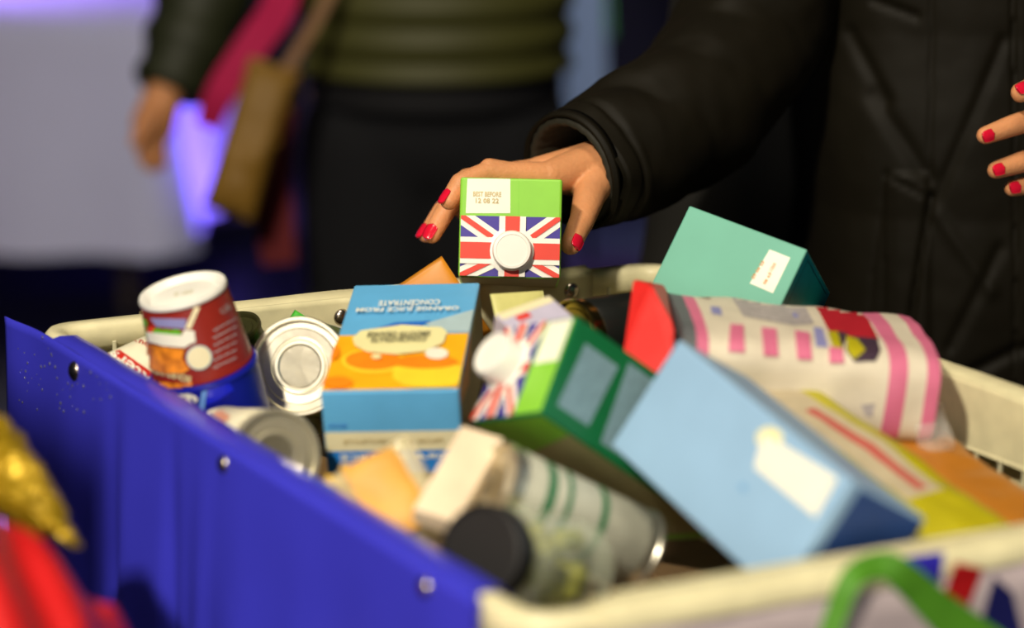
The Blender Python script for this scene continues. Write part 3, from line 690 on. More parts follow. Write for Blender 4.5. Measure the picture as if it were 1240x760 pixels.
# jar with a black lid, olives inside
Mj = frame_z(P(580, 668, 1.255), cdir(.55, .18, .81), (0, 0, 1)) @ Matrix.Scale(1.06, 4); E18 = empty('olive_jar', Mj, 'glass jar of green olives with black lid facing out', 'jar')
lathe('lid', [(0, .0012), (.0215, .0012), (.0225, 0), (.0240, .0006), (.0243, .002), (.0243, .0125), (.0236, .013)], M_LID, E18, 48)
gl = mat('jar_glass', (236, 242, 214), .05, alpha=.30, spec=.9, var=.01)
lathe('glass', [(.0222, .013), (.0226, .016), (.0262, .024), (.0268, .03), (.0268, .082), (.024, .088), (0, .088)], gl, E18, 48)
om = mat('olive_green', (150, 150, 44), .3, var=.2, nscale=30)
bm = bmesh.new()
for i in range(26):
    a = random.uniform(0, 2*PI); rr = random.choice((.007, .016)); s = bmesh.ops.create_icosphere(bm, subdivisions=2, radius=.0068)
    bmesh.ops.translate(bm, verts=s['verts'], vec=(rr*math.cos(a), rr*math.sin(a), random.uniform(.026, .076)))
o = bmobj('olives', bm, om, E18, True); o['kind'] = 'stuff'

# clear bag of pasta shapes
pc = P(456, 616, 1.365)
film = mat('clear_film', (250, 236, 190), .12, trans=.0, alpha=.45, spec=.9, bump=.5, bscale=90)
E19, O19, M19 = pillow('pasta_bag', pc, cdir(.80, -.42, .2), cdir(.42, .80, -.40), .074, .064, .032, 'see-through bag of yellow pasta with an orange label', 'bag', film, 21, crinkle=.004, part='film', nx=48, ny=40)
pm_ = mat('dry_pasta', (226, 184, 74), .45, var=.15, nscale=80)
V = []; F = []
for i in range(64):
    a = Vector((random.uniform(-.030, .002), random.uniform(-.025, .026), random.uniform(-.007, .007)))
    d = Vector((random.uniform(-1, 1), random.uniform(-1, 1), random.uniform(-.3, .3))).normalized()*.007
    v, f = tube_data([a-d, a+d], .0028, 8); k = len(V); V += v; F += [[q+k for q in g] for g in f]
o = mesh('pasta_shapes', V, F, pm_, E19, smooth=True); o['kind'] = 'stuff'
sgn = 1 if M19.to_3x3().col[2].dot(CAM-pc) > 0 else -1
V = []; F = []; n = 14
for j in range(n+1):
    for i in range(n+1):
        x = -.008+.034*i/n; y = -.026+.052*j/n; pr = max(0, 1-abs(x/.029)**4)**.5*max(0, 1-abs(y/.031)**4)**.5
        V.append((x, y, sgn*(.0150*pr+.0012)+.002*nz((x, y, 0), 50, 2)))
for j in range(n):
    for i in range(n): k = j*(n+1)+i; F.append([k, k+1, k+n+2, k+n+1])
mesh('orange_label', V, F, mat('amber_label', (226, 168, 78), .45, var=.14, nscale=45), E19, smooth=True)
# crumpled clear wrap by the right wall
E20, O20, M20 = pillow('clear_wrap', P(1134, 535, 1.475), cdir(.2, .95, 0), cdir(.9, -.2, .4), .045, .024, .012, 'scrap of crumpled clear wrap by the trolley right wall', 'wrap', mat('clear_wrap', (245, 245, 235), .08, alpha=.22, spec=1, bump=.6, bscale=120), 31, crinkle=.006)

# hidden lower layer: plain brown cartons that carry the heap
M_BR = mat('brown_card', (116, 92, 62), .6)
def filler(x, y, z, d, rz, lab):
    M = Matrix.Translation((x, y, z)) @ Matrix.Rotation(rz, 4, 'Z'); E_ = empty('cardboard_box', M, lab, 'box', 'plain boxes at the bottom of the trolley'); bmobj('box_body', box_bm(d, .0015), M_BR, E_)
    b = box_bm((d[0]*.98, .03, .0006), 0, 1); o = bmobj('parcel_tape', b, mat('parcel_tape', (140, 110, 70), .3), E_); o.location = (0, 0, d[2]/2+.0003)
ang = math.atan2(dLN.y, dLN.x)
for k, (s, t, h) in enumerate(((.30, .18, .155), (.30, .42, .14), (.72, .22, .15), (.72, .50, .13), (.28, .72, .10), (.74, .76, .11))):
    q = cL+(cF-cL)*s+(cN-cL)*t
    filler(q.x, q.y, .756+h/2, (.135, .15, h), ang, 'plain brown box at the trolley bottom, under the heap')

# green strap tied over the near rim
def ribbon(name, pts, wds, m, label, cat, th=.0016):
    pts = [Vector(p) for p in pts]; M = Matrix.Translation(pts[0]); E_ = None
    V = []; F = []; N = len(pts)
    for i, p in enumerate(pts):
        t = (pts[min(i+1, N-1)]-pts[max(i-1, 0)]).normalized(); s = t.cross((CAM-p).normalized()).normalized(); nn = s.cross(t)
        for a, b in ((-1, -1), (1, -1), (1, 1), (-1, 1)): V.append(p+s*a*wds[i]/2+nn*b*th/2)
    for i in range(N-1):
        for k in range(4): F.append([i*4+k, i*4+(k+1) % 4, i*4+4+(k+1) % 4, i*4+4+k])
    F.append([0, 1, 2, 3]); F.append([(N-1)*4+k for k in (3, 2, 1, 0)])
    o = mesh(name, V, F, m, smooth=False)
    if label: tag(o, label, cat)
    return o
rp = sm([(995, 800, 1.175, .011), (1012, 745, 1.19, .011), (1034, 697, 1.205, .012), (1072, 684, 1.215, .014), (1100, 702, 1.20, .016), (1140, 740, 1.175, .019), (1200, 790, 1.14, .025)], 8)
sp_ = []
for a, b, c, d in rp:
    hs = [h for h in (surf_hit(NRP, a, b)[0], surf_hit(NBT, a, b)[0]) if h is not None]
    sp_.append((P(a, b, 1), min((h-CAM).dot(AF) for h in hs)-.004 if hs else None))
ds_ = [q[1] for q in sp_ if q[1]]; last = ds_[0]; dd_ = []
for q in sp_: last = q[1] if q[1] else last; dd_.append(last)
dd_ = [sum(dd_[max(0, i-2):i+3])/len(dd_[max(0, i-2):i+3])-.001 for i in range(len(dd_))]
ribbon('green_strap', [P(q[0], q[1], dd_[i]) for i, q in enumerate(rp)], [d for a, b, c, d in rp], mat('grass_green_strap', (78, 138, 30), .55, var=.06), 'grass green strap looped over the near rim of the trolley', 'strap')

# ------------------------------------------------------------------ red cloth and gold wrap, bottom left, on a side table
TB = empty('side_table', Matrix.Translation((-.40, 1.0, 0)), 'dark side table under the red cloth, left of the trolley', 'table')
dk = mat('dark_wood', (50, 38, 30), .5)
o = bmobj('tabletop', box_bm((.46, .54, .02), .003), dk, TB); o.location = (0, 0, .89)
for a in (-1, 1):
    for b in (-1, 1): o = bmobj('leg', box_bm((.03, .03, .88), .002, 1), dk, TB); o.location = (a*.2, b*.24, .44)
V = []; F = []; NX = 70; NY = 60
for j in range(NY+1):
    for i in range(NX+1):
        x = -.372+.207*i/NX; y = .82+.36*j/NY
        pk_ = 1.0008+(-.198-x)*1.08 if x < -.198 else 1.0008-(x+.198)*2.6
        pk_ = min(1.075, max(.9, pk_))-.9
        by = max(0, 1-((y-1.07)/(.27 if y < 1.07 else .12))**2)
        z = .9015+pk_*by+min(1, pk_*10)*by*(.006*math.sin((x*.9+y*.5)*150)+.004*nz((x, y, 0), 22))
        V.append((x, y, z))
for j in range(NY):
    for i in range(NX): k = j*(NX+1)+i; F.append([k, k+1, k+NX+2, k+NX+1])
RC = mesh('red_cloth', V, F, mat('red_satin', (200, 20, 22), .5, var=.08, nscale=20), smooth=True)
md = RC.modifiers.new('thickness', 'SOLIDIFY'); md.thickness = .0015
tag(RC, 'bright red satin cloth bunched up at the bottom left corner', 'cloth')
gp = sm([(-250, 640, 1.15, .018), (-150, 585, 1.23, .026), (-50, 548, 1.31, .029), (-8, 570, 1.31, .024), (30, 600, 1.285, .0165), (62, 634, 1.265, .009), (84, 656, 1.25, .003)], 8)
V, F = tube_data([P(a, b, c) for a, b, c, d in gp], [d for a, b, c, d in gp], 30)
V = [v+Vector((nz(v, 60, 1), nz(v, 60, 2), nz(v, 60, 3)))*.005+Vector((nz(v, 180, 1), nz(v, 180, 2), nz(v, 180, 3)))*.002 for v in V]
GW = mesh('gold_wrap', V, F, mat('gold_foil', (170, 140, 26), .30, .5, var=.2, nscale=60, bump=.9, bscale=150), smooth=False)
tag(GW, 'crinkled gold foil wrap poking out above the red cloth', 'wrap')

# bag-shaped blocker added out of view on the table to shade the blue panel
pb = empty('shade_bag', frame((-.378, 1.01, .9), (-.56, .83, 0), (-.83, -.56, 0), (0, 0, 1)), 'unseen brown bag added left of the trolley to shade the blue panel', 'bag')
kp = mat('shade_bag_paper', (150, 116, 76), .7, bump=.4, bscale=20)
bm = box_bm((.22, .10, .47), .003, 1, (.11, .05, .235)); top = [f for f in bm.faces if f.normal.z > .9]; bmesh.ops.delete(bm, geom=top, context='FACES'); o = bmobj('bag_body', bm, kp, pb)
md = o.modifiers.new('paper', 'SOLIDIFY'); md.thickness = .0008
# ------------------------------------------------------------------ people
def blob(parts, voxel, smooth_it, name='tmp'):       # joined tapered limbs -> one continuous surface
    bm = bmesh.new()
    for p0, r0, p1, r1 in parts:
        p0 = Vector(p0); p1 = Vector(p1); L = (p1-p0).length; n = max(2, int(L/(min(r0, r1)*.25))+1); n = min(n, 60)
        V, F = [], []
        t = (p1-p0).normalized() if L > 1e-6 else Vector((0, 0, 1)); u = t.orthogonal().normalized(); v = t.cross(u); m = 20
        rings = [(p0-t*r0*math.cos(a), r0*math.sin(a)) for a in (.05, .4, .8, 1.2)]
        rings += [(p0.lerp(p1, k/n), r0+(r1-r0)*k/n) for k in range(n+1)]
        rings += [(p1+t*r1*math.cos(a), r1*math.sin(a)) for a in (1.2, .8, .4, .05)]
        vv = [[bm.verts.new(c+(u*math.cos(2*PI*k/m)+v*math.sin(2*PI*k/m))*r) for k in range(m)] for c, r in rings]
        for i in range(len(rings)-1):
            for k in range(m): bm.faces.new((vv[i][k], vv[i][(k+1) % m], vv[i+1][(k+1) % m], vv[i+1][k]))
        bm.faces.new(vv[0][::-1]); bm.faces.new(vv[-1])
    me = bpy.data.meshes.new(name); bm.to_mesh(me); bm.free()
    o = bpy.data.objects.new(name, me); COL.objects.link(o)
    r = o.modifiers.new('r', 'REMESH'); r.mode = 'VOXEL'; r.voxel_size = voxel; r.use_smooth_shade = True
    s = o.modifiers.new('s', 'SMOOTH'); s.factor = .5; s.iterations = smooth_it
    dg = bpy.context.evaluated_depsgraph_get(); dg.update(); out = bpy.data.meshes.new_from_object(o.evaluated_get(dg))
    bpy.data.objects.remove(o); bpy.data.meshes.remove(me)
    return out
def join(meshes, name, m, parent=None):
    bm = bmesh.new()
    for me in meshes: bm.from_mesh(me); bpy.data.meshes.remove(me)
    return bmobj(name, bm, m, parent, True)
def chain(pts): return [(pts[i][0], pts[i][1], pts[i+1][0], pts[i+1][1]) for i in range(len(pts)-1)]
Q = P
# right hand, over and around the held carton
wr = Q(742, 196, 1.805)
thumb = [(Q(722, 208, 1.80), .0150), (Q(716, 230, 1.770), .0125), (Q(705, 266, 1.738), .0092), (Q(691, 296, 1.716), .0076)]
index = [(Q(664, 214, 1.762), .0112), (Q(590, 210, 1.748), .0088), (Q(558, 222, 1.738), .0080), (Q(544, 243, 1.732), .0068)]
middle = [(Q(650, 210, 1.785), .0115), (Q(566, 218, 1.775), .0088), (Q(541, 252, 1.765), .0078), (Q(523, 284, 1.757), .0066)]
ring = [(Q(648, 215, 1.808), .0110), (Q(562, 226, 1.797), .0084), (Q(535, 256, 1.787), .0074), (Q(516, 284, 1.778), .0062)]
pinky = [(Q(654, 226, 1.832), .0100), (Q(600, 232, 1.830), .0074), (Q(572, 244, 1.822), .0064), (Q(560, 258, 1.814), .0056)]
hp = chain(thumb)+chain(index)+chain(middle)+chain(ring)+chain(pinky)
w0 = Q(735, 196, 1.80); w1_ = Q(742, 202, 1.83)
hp += [(w0, .0190, index[0][0], .0118), (w0, .0190, middle[0][0], .0122), (w1_, .0180, ring[0][0], .0115), (w1_, .0175, pinky[0][0], .0105),
       (Q(700, 206, 1.80), .0165, index[0][0], .0115), (w0, .0175, thumb[1][0], .0130), (Q(700, 212, 1.785), .0130, thumb[1][0], .0120), (Q(690, 205, 1.79), .0125, thumb[1][0], .0110),
       (w0, .0200, Q(790, 160, 1.855), .0240), (w1_, .0200, Q(800, 165, 1.87), .0240),
       # tendons and knuckles
       (Q(728, 185, 1.80), .0060, Q(668, 200, 1.765), .0045), (Q(728, 184, 1.815), .0055, Q(650, 197, 1.788), .0048), (Q(612, 205, 1.752), .0062, Q(592, 203, 1.749), .0070), (Q(735, 190, 1.79), .0050, Q(700, 205, 1.775), .0035), (Q(722, 196, 1.785), .0040, Q(717, 226, 1.762), .0048)]
hand_r = blob(hp, .00105, 6)
# left hand, open, coming in at the right edge
tL = [(Q(1352, 138, 1.80), .0130), (Q(1300, 108, 1.775), .0108), (Q(1262, 102, 1.76), .0088), (Q(1236, 112, 1.75), .0074)]
iL = [(Q(1345, 140, 1.81), .0112), (Q(1272, 138, 1.79), .0086), (Q(1226, 152, 1.775), .0080), (Q(1193, 164, 1.765), .0066)]
mL = [(Q(1352, 170, 1.825), .0112), (Q(1285, 186, 1.80), .0086), (Q(1238, 196, 1.785), .0080), (Q(1206, 206, 1.775), .0066)]
rL = [(Q(1356, 198, 1.835), .0105), (Q(1300, 212, 1.815), .0082), (Q(1256, 222, 1.80), .0074), (Q(1226, 228, 1.79), .0062)]
pL = [(Q(1362, 222, 1.845), .0095), (Q(1322, 240, 1.83), .0072), (Q(1292, 250, 1.82), .0064), (Q(1270, 256, 1.81), .0056)]
wl = Q(1460, 190, 1.88); hp = chain(tL)+chain(iL)+chain(mL)+chain(rL)+chain(pL)
hp += [(wl, .019, f[0][0], .0118) for f in (iL, mL, rL, pL)]+[(wl, .018, tL[0][0], .0140), (wl, .020, Q(1560, 120, 1.95), .026), (tL[0][0], .012, iL[0][0], .011)]
hand_l = blob(hp, .0011, 6)
# body under the coat
BX, BY = .40, 2.03
sR, sL_ = Vector((BX-.185, BY, 1.375)), Vector((BX+.185, BY, 1.375))
eR = Q(912, 14, 1.955); eL = Vector((BX+.245, BY-.06, 1.12))
bp = [((BX, BY, .95), .12, (BX, BY, 1.20), .115), ((BX, BY, 1.20), .115, (BX, BY, 1.34), .11), ((BX-.05, BY, 1.33), .08, sR, .055), ((BX+.05, BY, 1.33), .08, sL_, .055),
      ((BX, BY, 1.38), .055, (BX, BY-.01, 1.47), .05), (sR, .045, eR, .036), (eR, .038, Q(795, 162, 1.86), .025), (sL_, .045, eL, .036), (eL, .036, Q(1550, 130, 1.93), .026),
      ((BX-.065, BY, .92), .070, (BX-.08, BY+.01, .50), .050), ((BX-.08, BY+.01, .50), .048, (BX-.09, BY+.03, .09), .036), ((BX+.065, BY, .92), .070, (BX+.08, BY+.01, .50), .050), ((BX+.08, BY+.01, .50), .048, (BX+.09, BY+.03, .09), .036),
      ((BX-.09, BY+.02, .035), .034, (BX-.10, BY-.13, .030), .028), ((BX+.09, BY+.02, .035), .034, (BX+.10, BY-.13, .030), .028), ((BX-.09, BY+.03, .09), .036, (BX-.09, BY+.02, .035), .034), ((BX+.09, BY+.03, .09), .036, (BX+.09, BY+.02, .035), .034),
      ((BX, BY-.02, 1.56), .078, (BX, BY-.005, 1.61), .082), ((BX, BY-.055, 1.52), .045, (BX, BY-.04, 1.58), .06), ((BX, BY-.098, 1.56), .011, (BX, BY-.085, 1.59), .008), ((BX-.08, BY, 1.56), .012, (BX-.08, BY, 1.59), .014), ((BX+.08, BY, 1.56), .012, (BX+.08, BY, 1.59), .014)]
body = blob(bp, .011, 4)
W_ = empty('person', Matrix.Translation((BX, BY, 0)), 'person in a long black puffer coat with red nails holding up a carton', 'person')
def world_child(o, par):
    o.parent = par; o.matrix_parent_inverse = par.matrix_world.inverted() if False else Matrix.Translation(-par.matrix_world.translation); return o
bpy.context.view_layer.update()
BO = world_child(join([body, hand_r, hand_l], 'body', M_SKIN), W_)
# knuckle creases and flushed knuckles / fingertips
def detail_hand(ob, fingers):
    me = ob.data; at_ = me.attributes.new('flush', 'FLOAT', 'POINT'); base = W_.matrix_world.translation
    J = []
    for fi, f in enumerate(fingers):
        for k in range(len(f)):
            a = f[max(0, k-1)][0]; b = f[min(len(f)-1, k+1)][0]; J.append((Vector(f[k][0])-base, (Vector(b)-Vector(a)).normalized(), f[k][1], k))
    vals = [0.0]*len(me.vertices); nr = [v.normal.copy() for v in me.vertices]
    for i, v in enumerate(me.vertices):
        c = v.co; acc = 0
        for p, t, r, k in J:
            d = c-p
            if d.length_squared > (r*3.2)**2: continue
            al = d.dot(t); g = math.exp(-(d.length/(r*1.5))**2); acc = max(acc, g*(1.0 if k in (0, 3) else .8))
            if k in (1, 2): v.co = v.co-nr[i]*(.00055*math.exp(-(al/.0042)**2)*(.5+.5*math.cos(al*2*PI/.0030)))
        vals[i] = acc
    at_.data.foreach_set('value', vals)
detail_hand(BO, [thumb, index, middle, ring, pinky, tL, iL, mL, rL, pL])
nt = M_SKIN.node_tree; b_ = nt.nodes['Principled BSDF']; an = nt.nodes.new('ShaderNodeAttribute'); an.attribute_name = 'flush'
mx = nt.nodes.new('ShaderNodeMix'); mx.data_type = 'RGBA'; ml = nt.nodes.new('ShaderNodeMath'); ml.operation = 'MULTIPLY'; ml.inputs[1].default_value = .55
src = b_.inputs['Base Color'].links[0].from_socket; nt.links.new(an.outputs['Fac'], ml.inputs[0]); nt.links.new(ml.outputs[0], mx.inputs['Factor'])
nt.links.new(src, mx.inputs['A']); mx.inputs['B'].default_value = lin((206, 104, 76))+(1,); nt.links.new(mx.outputs['Result'], b_.inputs['Base Color'])
# nails: thin curved plates sunk into the fingertips
def nail(dip, tip, r, nrm, ln=.0130, wd=.0090, name='fingernail', push=.0020):
    dip = Vector(dip); tip = Vector(tip); t = (tip-dip).normalized(); n = Vector(nrm); n = (n-t*n.dot(t)).normalized(); s = t.cross(n)
    c = tip+t*(r*.45-ln*.32+push); V = []; F = []; N1, N2 = 8, 10
    for lay in (0, 1):
        for j in range(N2+1):
            v = j/N2
            hw = wd/2*min(1, (max(0, 1-(2*v-1)**6))**.35*(1.0 if v < .5 else 1-.12*(v-.5)))
            for i in range(N1+1):
                u = (i/N1-.5)*2; x = u*hw; a = u*hw/(r*1.02)
                rad = r*1.045+.0004-lay*.0012-.0010*max(0, v-.55)*2
                V.append(c+t*((v-.5)*ln)+s*(math.sin(a)*rad)+n*(math.cos(a)*rad))
    k0 = (N1+1)*(N2+1)
    for lay in (0, 1):
        for j in range(N2):
            for i in range(N1): k = lay*k0+j*(N1+1)+i; f = [k, k+1, k+N1+2, k+N1+1]; F.append(f if lay else f[::-1])
    for j in range(N2):
        for k in (j*(N1+1), j*(N1+1)+N1): F.append([k, k+N1+1, k0+k+N1+1, k0+k])
    for i in range(N1):
        for k in (i, N2*(N1+1)+i): F.append([k, k+1, k0+k+1, k0+k])
    return world_child(mesh(name, V, F, M_NAIL, None, smooth=True), BO)
TOC = lambda a, b, c: cdir(a, b, c)
nail(index[2][0], index[3][0], .0068, TOC(-.75, -.25, -.65))
nail(middle[2][0], middle[3][0], .0066, TOC(-.35, -.1, -.9))
nail(ring[2][0], ring[3][0], .0062, TOC(-.75, -.2, -.6))
nail(pinky[2][0], pinky[3][0], .0056, TOC(-.9, -.4, .1), wd=.007)
nail(thumb[2][0], thumb[3][0], .0080, TOC(.35, .15, -.9), .013, .0105)
nail(iL[2][0], iL[3][0], .0066, TOC(-.35, .25, -.9), .0105)
nail(mL[2][0], mL[3][0], .0066, TOC(-.3, .1, -.95), .0105)
nail(rL[2][0], rL[3][0], .0062, TOC(-.2, .0, -.95), .010)
nail(pL[2][0], pL[3][0], .0056, TOC(-.2, -.1, -.95), .009, .007)
nail(tL[2][0], tL[3][0], .0074, TOC(-.45, -.1, -.85), .013, .0100)

# coat
def sleeve(path, name='coat_sleeve', n=72, inner=True, folds=1.0, seed=0, cuffcut=None):
    pts = [(Q(a, b, c) if isinstance(a, (int, float)) else a) for a, b, c in [q[:3] for q in path]]
    S = sm([tuple(p)+(q[3],) for p, q in zip(pts, path)], 22); N = len(S); V = []; F = []; prev = None; acc = 0
    rings = []
    for i in range(N):
        p = Vector(S[i][:3]); t = (Vector(S[min(i+1, N-1)][:3])-Vector(S[max(i-1, 0)][:3])).normalized()
        if i: acc += (p-Vector(S[i-1][:3])).length
        if prev is None: u = (AF-t*AF.dot(t)).normalized()
        else: u = (prev-t*prev.dot(t)).normalized()
        prev = u; v = t.cross(u); rings.append((p, t, u, v, S[i][3], acc))
    for p, t, u, v, r, ac in rings:
        for k in range(n):
            a = 2*PI*k/n; dirv = u*math.cos(a)+v*math.sin(a)
            q = p+dirv*r
            f = folds*(.0050*nz((ac*11+.9*math.sin(a), a*.55, seed), 1.6, seed)+.0034*abs(math.sin(ac*44+1.6*math.sin(a+.6)+2*nz((ac*4, a, 0), 1)))*min(1, ac/.05)
                       +.0010*nz(q, 60, seed+3)+.0035*nz(q, 18, seed+5))
            f -= .0030*math.exp(-((ac-.022)/.003)**2)
            if ac < .004: f -= .002
            V.append(q+dirv*f)
    for i in range(N-1):
        for k in range(n): F.append([i*n+k, i*n+(k+1) % n, (i+1)*n+(k+1) % n, (i+1)*n+k])
    o = world_child(mesh(name, V, F, M_COAT, None, smooth=True), W_)
    # turned-in hem and lining
    p, t, u, v, r, ac = rings[0]; V = []; F = []
    prof = [(1.0, -.001), (1.01, .004), (.985, -.004), (.94, -.005), (.90, .0), (.86, .012), (.80, .035), (.74, .06), (.62, .065)]
    for kr, z in prof:
        for k in range(n): a = 2*PI*k/n; V.append(p+t*z+(u*math.cos(a)+v*math.sin(a))*r*kr*(1+.02*math.sin(3*a)))
    for i in range(len(prof)-1):
        for k in range(n): F.append([i*n+k, i*n+(k+1) % n, (i+1)*n+(k+1) % n, (i+1)*n+k])
    world_child(mesh('cuff', V, F, M_COAT if True else M_LINING, None, smooth=True), W_)
    V = []; F = []
    for kr, z in ((.93, -.004), (.89, -.014), (.82, -.017), (.75, -.013), (.70, .035)):
        for k in range(n): a = 2*PI*k/n; V.append(p+t*(z+.012)+(u*math.cos(a)+v*math.sin(a))*r*kr*(1+.015*math.sin(24*a)))
    for i in range(4):
        for k in range(n): F.append([i*n+k, i*n+(k+1) % n, (i+1)*n+(k+1) % n, (i+1)*n+k])
    world_child(mesh('inner_cuff', V, F, mat('lit_ribbed_cuff', (34, 31, 19), .7), None, smooth=True), W_)  # coat colour lightened so the inner cuff looks lit
    return o
sleeve([(694, 206, 1.795, .0465), (728, 190, 1.815, .0480), (780, 170, 1.845, .0530), (855, 112, 1.90, .0560), (908, 30, 1.95, .0580), (930, -90, 1.95, .0640), (950, -230, 1.94, .0720), (975, -330, 1.96, .0740)], seed=1)
sleeve([(1500, 168, 1.91, .050), (1540, 140, 1.93, .054), (1572, 112, 1.945, .058), (eL, 0, 0, .062), (eL.lerp(sL_, .5)+Vector((.01, 0, 0)), 0, 0, .070), (sL_+Vector((0, 0, .0)), 0, 0, .076)], seed=2)
# coat body: rings with quilting seams, pocket flap and placket
V = []; F = []; n = 420; nzr = 300; z0, z1 = .40, 1.42
def seg_d(p, a, b):
    a = Vector(a); b = Vector(b); p = Vector(p); t = max(0, min(1, (p-a).dot(b-a)/(b-a).length_squared)); return (p-a-(b-a)*t).length, t
seams = [((1130, -200), (1127, 238), 2.5, .004), ((1128, 236), (1092, 470), 4, .013), ((1075, 208), (1128, 238), 3, .006), ((1075, 208), (1058, 330), 2.5, .003), ((1058, 330), (1045, 560), 2.5, .003),
         ((985, 415), (1060, 440), 4, .006), ((1225, -300), (1229, 210), 3, .009), ((1229, 210), (1232, 600), 3, .009), ((1110, 482), (1240, 420), 9, .008), ((1030, 40), (1075, 120), 10, .006), ((1060, 115), (1125, 215), 12, .006),
         ((1215, 50), (1130, 250), 9, .005), ((1130, 250), (1200, 350), 10, -.004), ((1060, 0), (1110, 20), 6, .006), ((1150, 420), (1210, 300), 9, .005), ((1225, 480), (1140, 640), 8, .005)]
for j in range(nzr+1):
    z = z0+(z1-z0)*j/nzr
    if z < 1.30: a0 = .150+.03*max(0, (1.0-z))+.006*math.sin((z-.9)*9); b0 = .125+.03*max(0, 1.0-z)
    else: k = (z-1.30)/.12; a0 = .150+.03*math.sin(k*PI*.5)-.10*k**3; b0 = .125-.05*k**2
    cx_ = BX
    for i in range(n):
        a = 2*PI*i/n; ca, sa = math.cos(a), math.sin(a); pw = 2.5
        r = (abs(ca)**pw+abs(sa)**pw)**(-1/pw); x = cx_+a0*r*ca; y = BY+b0*r*sa; nn = Vector((ca/a0, sa/b0, 0)).normalized()
        p = Vector((x, y, z)); off = .005*nz(p, 7, 3)+.0030*nz(Vector((x*2.2, y*2.2, z*.8)), 9, 4)+.0006*nz(p, 50, 6)
        off += .004*abs(math.sin(z*21+1))*.8
        if sa < .2:
            r_ = p-CAM; dd = r_.dot(AF); px = CX+FPX*r_.dot(AX)/dd; py = CY+FPX*r_.dot(AD)/dd
            for s0, s1, wdt, dep in seams:
                ds, t = seg_d((px, py), s0, s1); off -= .62*dep*math.exp(-(ds/(wdt*.8))**2)
            if 1075 < px < 1130 and py > 208: off += .004*min(1, (1130-px)/8)*min(1, (px-1060)/30)
            if px > 1229: off += .004
        V.append(p+nn*off)
for j in range(nzr):
    for i in range(n): F.append([j*n+i, j*n+(i+1) % n, (j+1)*n+(i+1) % n, (j+1)*n+i])
F.append([nzr*n+i for i in range(n)])
world_child(mesh('coat_body', V, F, M_COAT, None, smooth=True), W_)
V = []; F = []; n = 80; nzr = 60
for j in range(nzr+1):
    z = .42+(1.22-.42)*j/nzr
    for i in range(n):
        a = 2*PI*i/n; ax_ = .135+.07*(1.22-z); x = BX-.115-.04*(1.22-z)+ax_*math.cos(a); y = BY+.10+.06*math.sin(a)
        p = Vector((x, y, z)); V.append(p+Vector((math.cos(a), math.sin(a), 0))*(.006*nz(p, 10, 9)))
for j in range(nzr):
    for i in range(n): F.append([j*n+i, j*n+(i+1) % n, (j+1)*n+(i+1) % n, (j+1)*n+i])
F.append([nzr*n+i for i in range(n)])
world_child(mesh('coat_back_panel', V, F, M_SIDE, None, smooth=True), W_)
zm = mat('zip_metal', (60, 58, 50), .3, 1)
tube('t', [(0, 0, 0), (0, 0, .01)], .001, zm); bpy.data.objects.remove(bpy.data.objects['t'])
for nm, y in (('boot', -1), ('boot', 1)):
    o = join([blob([((BX+y*.09, BY+.03, .26), .058, (BX+y*.09, BY+.03, .10), .05), ((BX+y*.09, BY+.03, .06), .045, (BX+y*.10, BY-.13, .05), .040)], .008, 3)], 'boot', M_LID); world_child(o, W_)
hb = blob([((BX, BY+.005, 1.60), .094, (BX, BY+.02, 1.64), .084), ((BX-.085, BY+.01, 1.58), .03, (BX-.09, BY-.0, 1.38), .028), ((BX+.085, BY+.01, 1.58), .03, (BX+.09, BY, 1.38), .028), ((BX, BY+.06, 1.58), .06, (BX, BY+.09, 1.38), .05)], .008, 3)
world_child(join([hb], 'hair', mat('brown_hair', (60, 38, 24), .5, bump=.5, bscale=80)), W_)

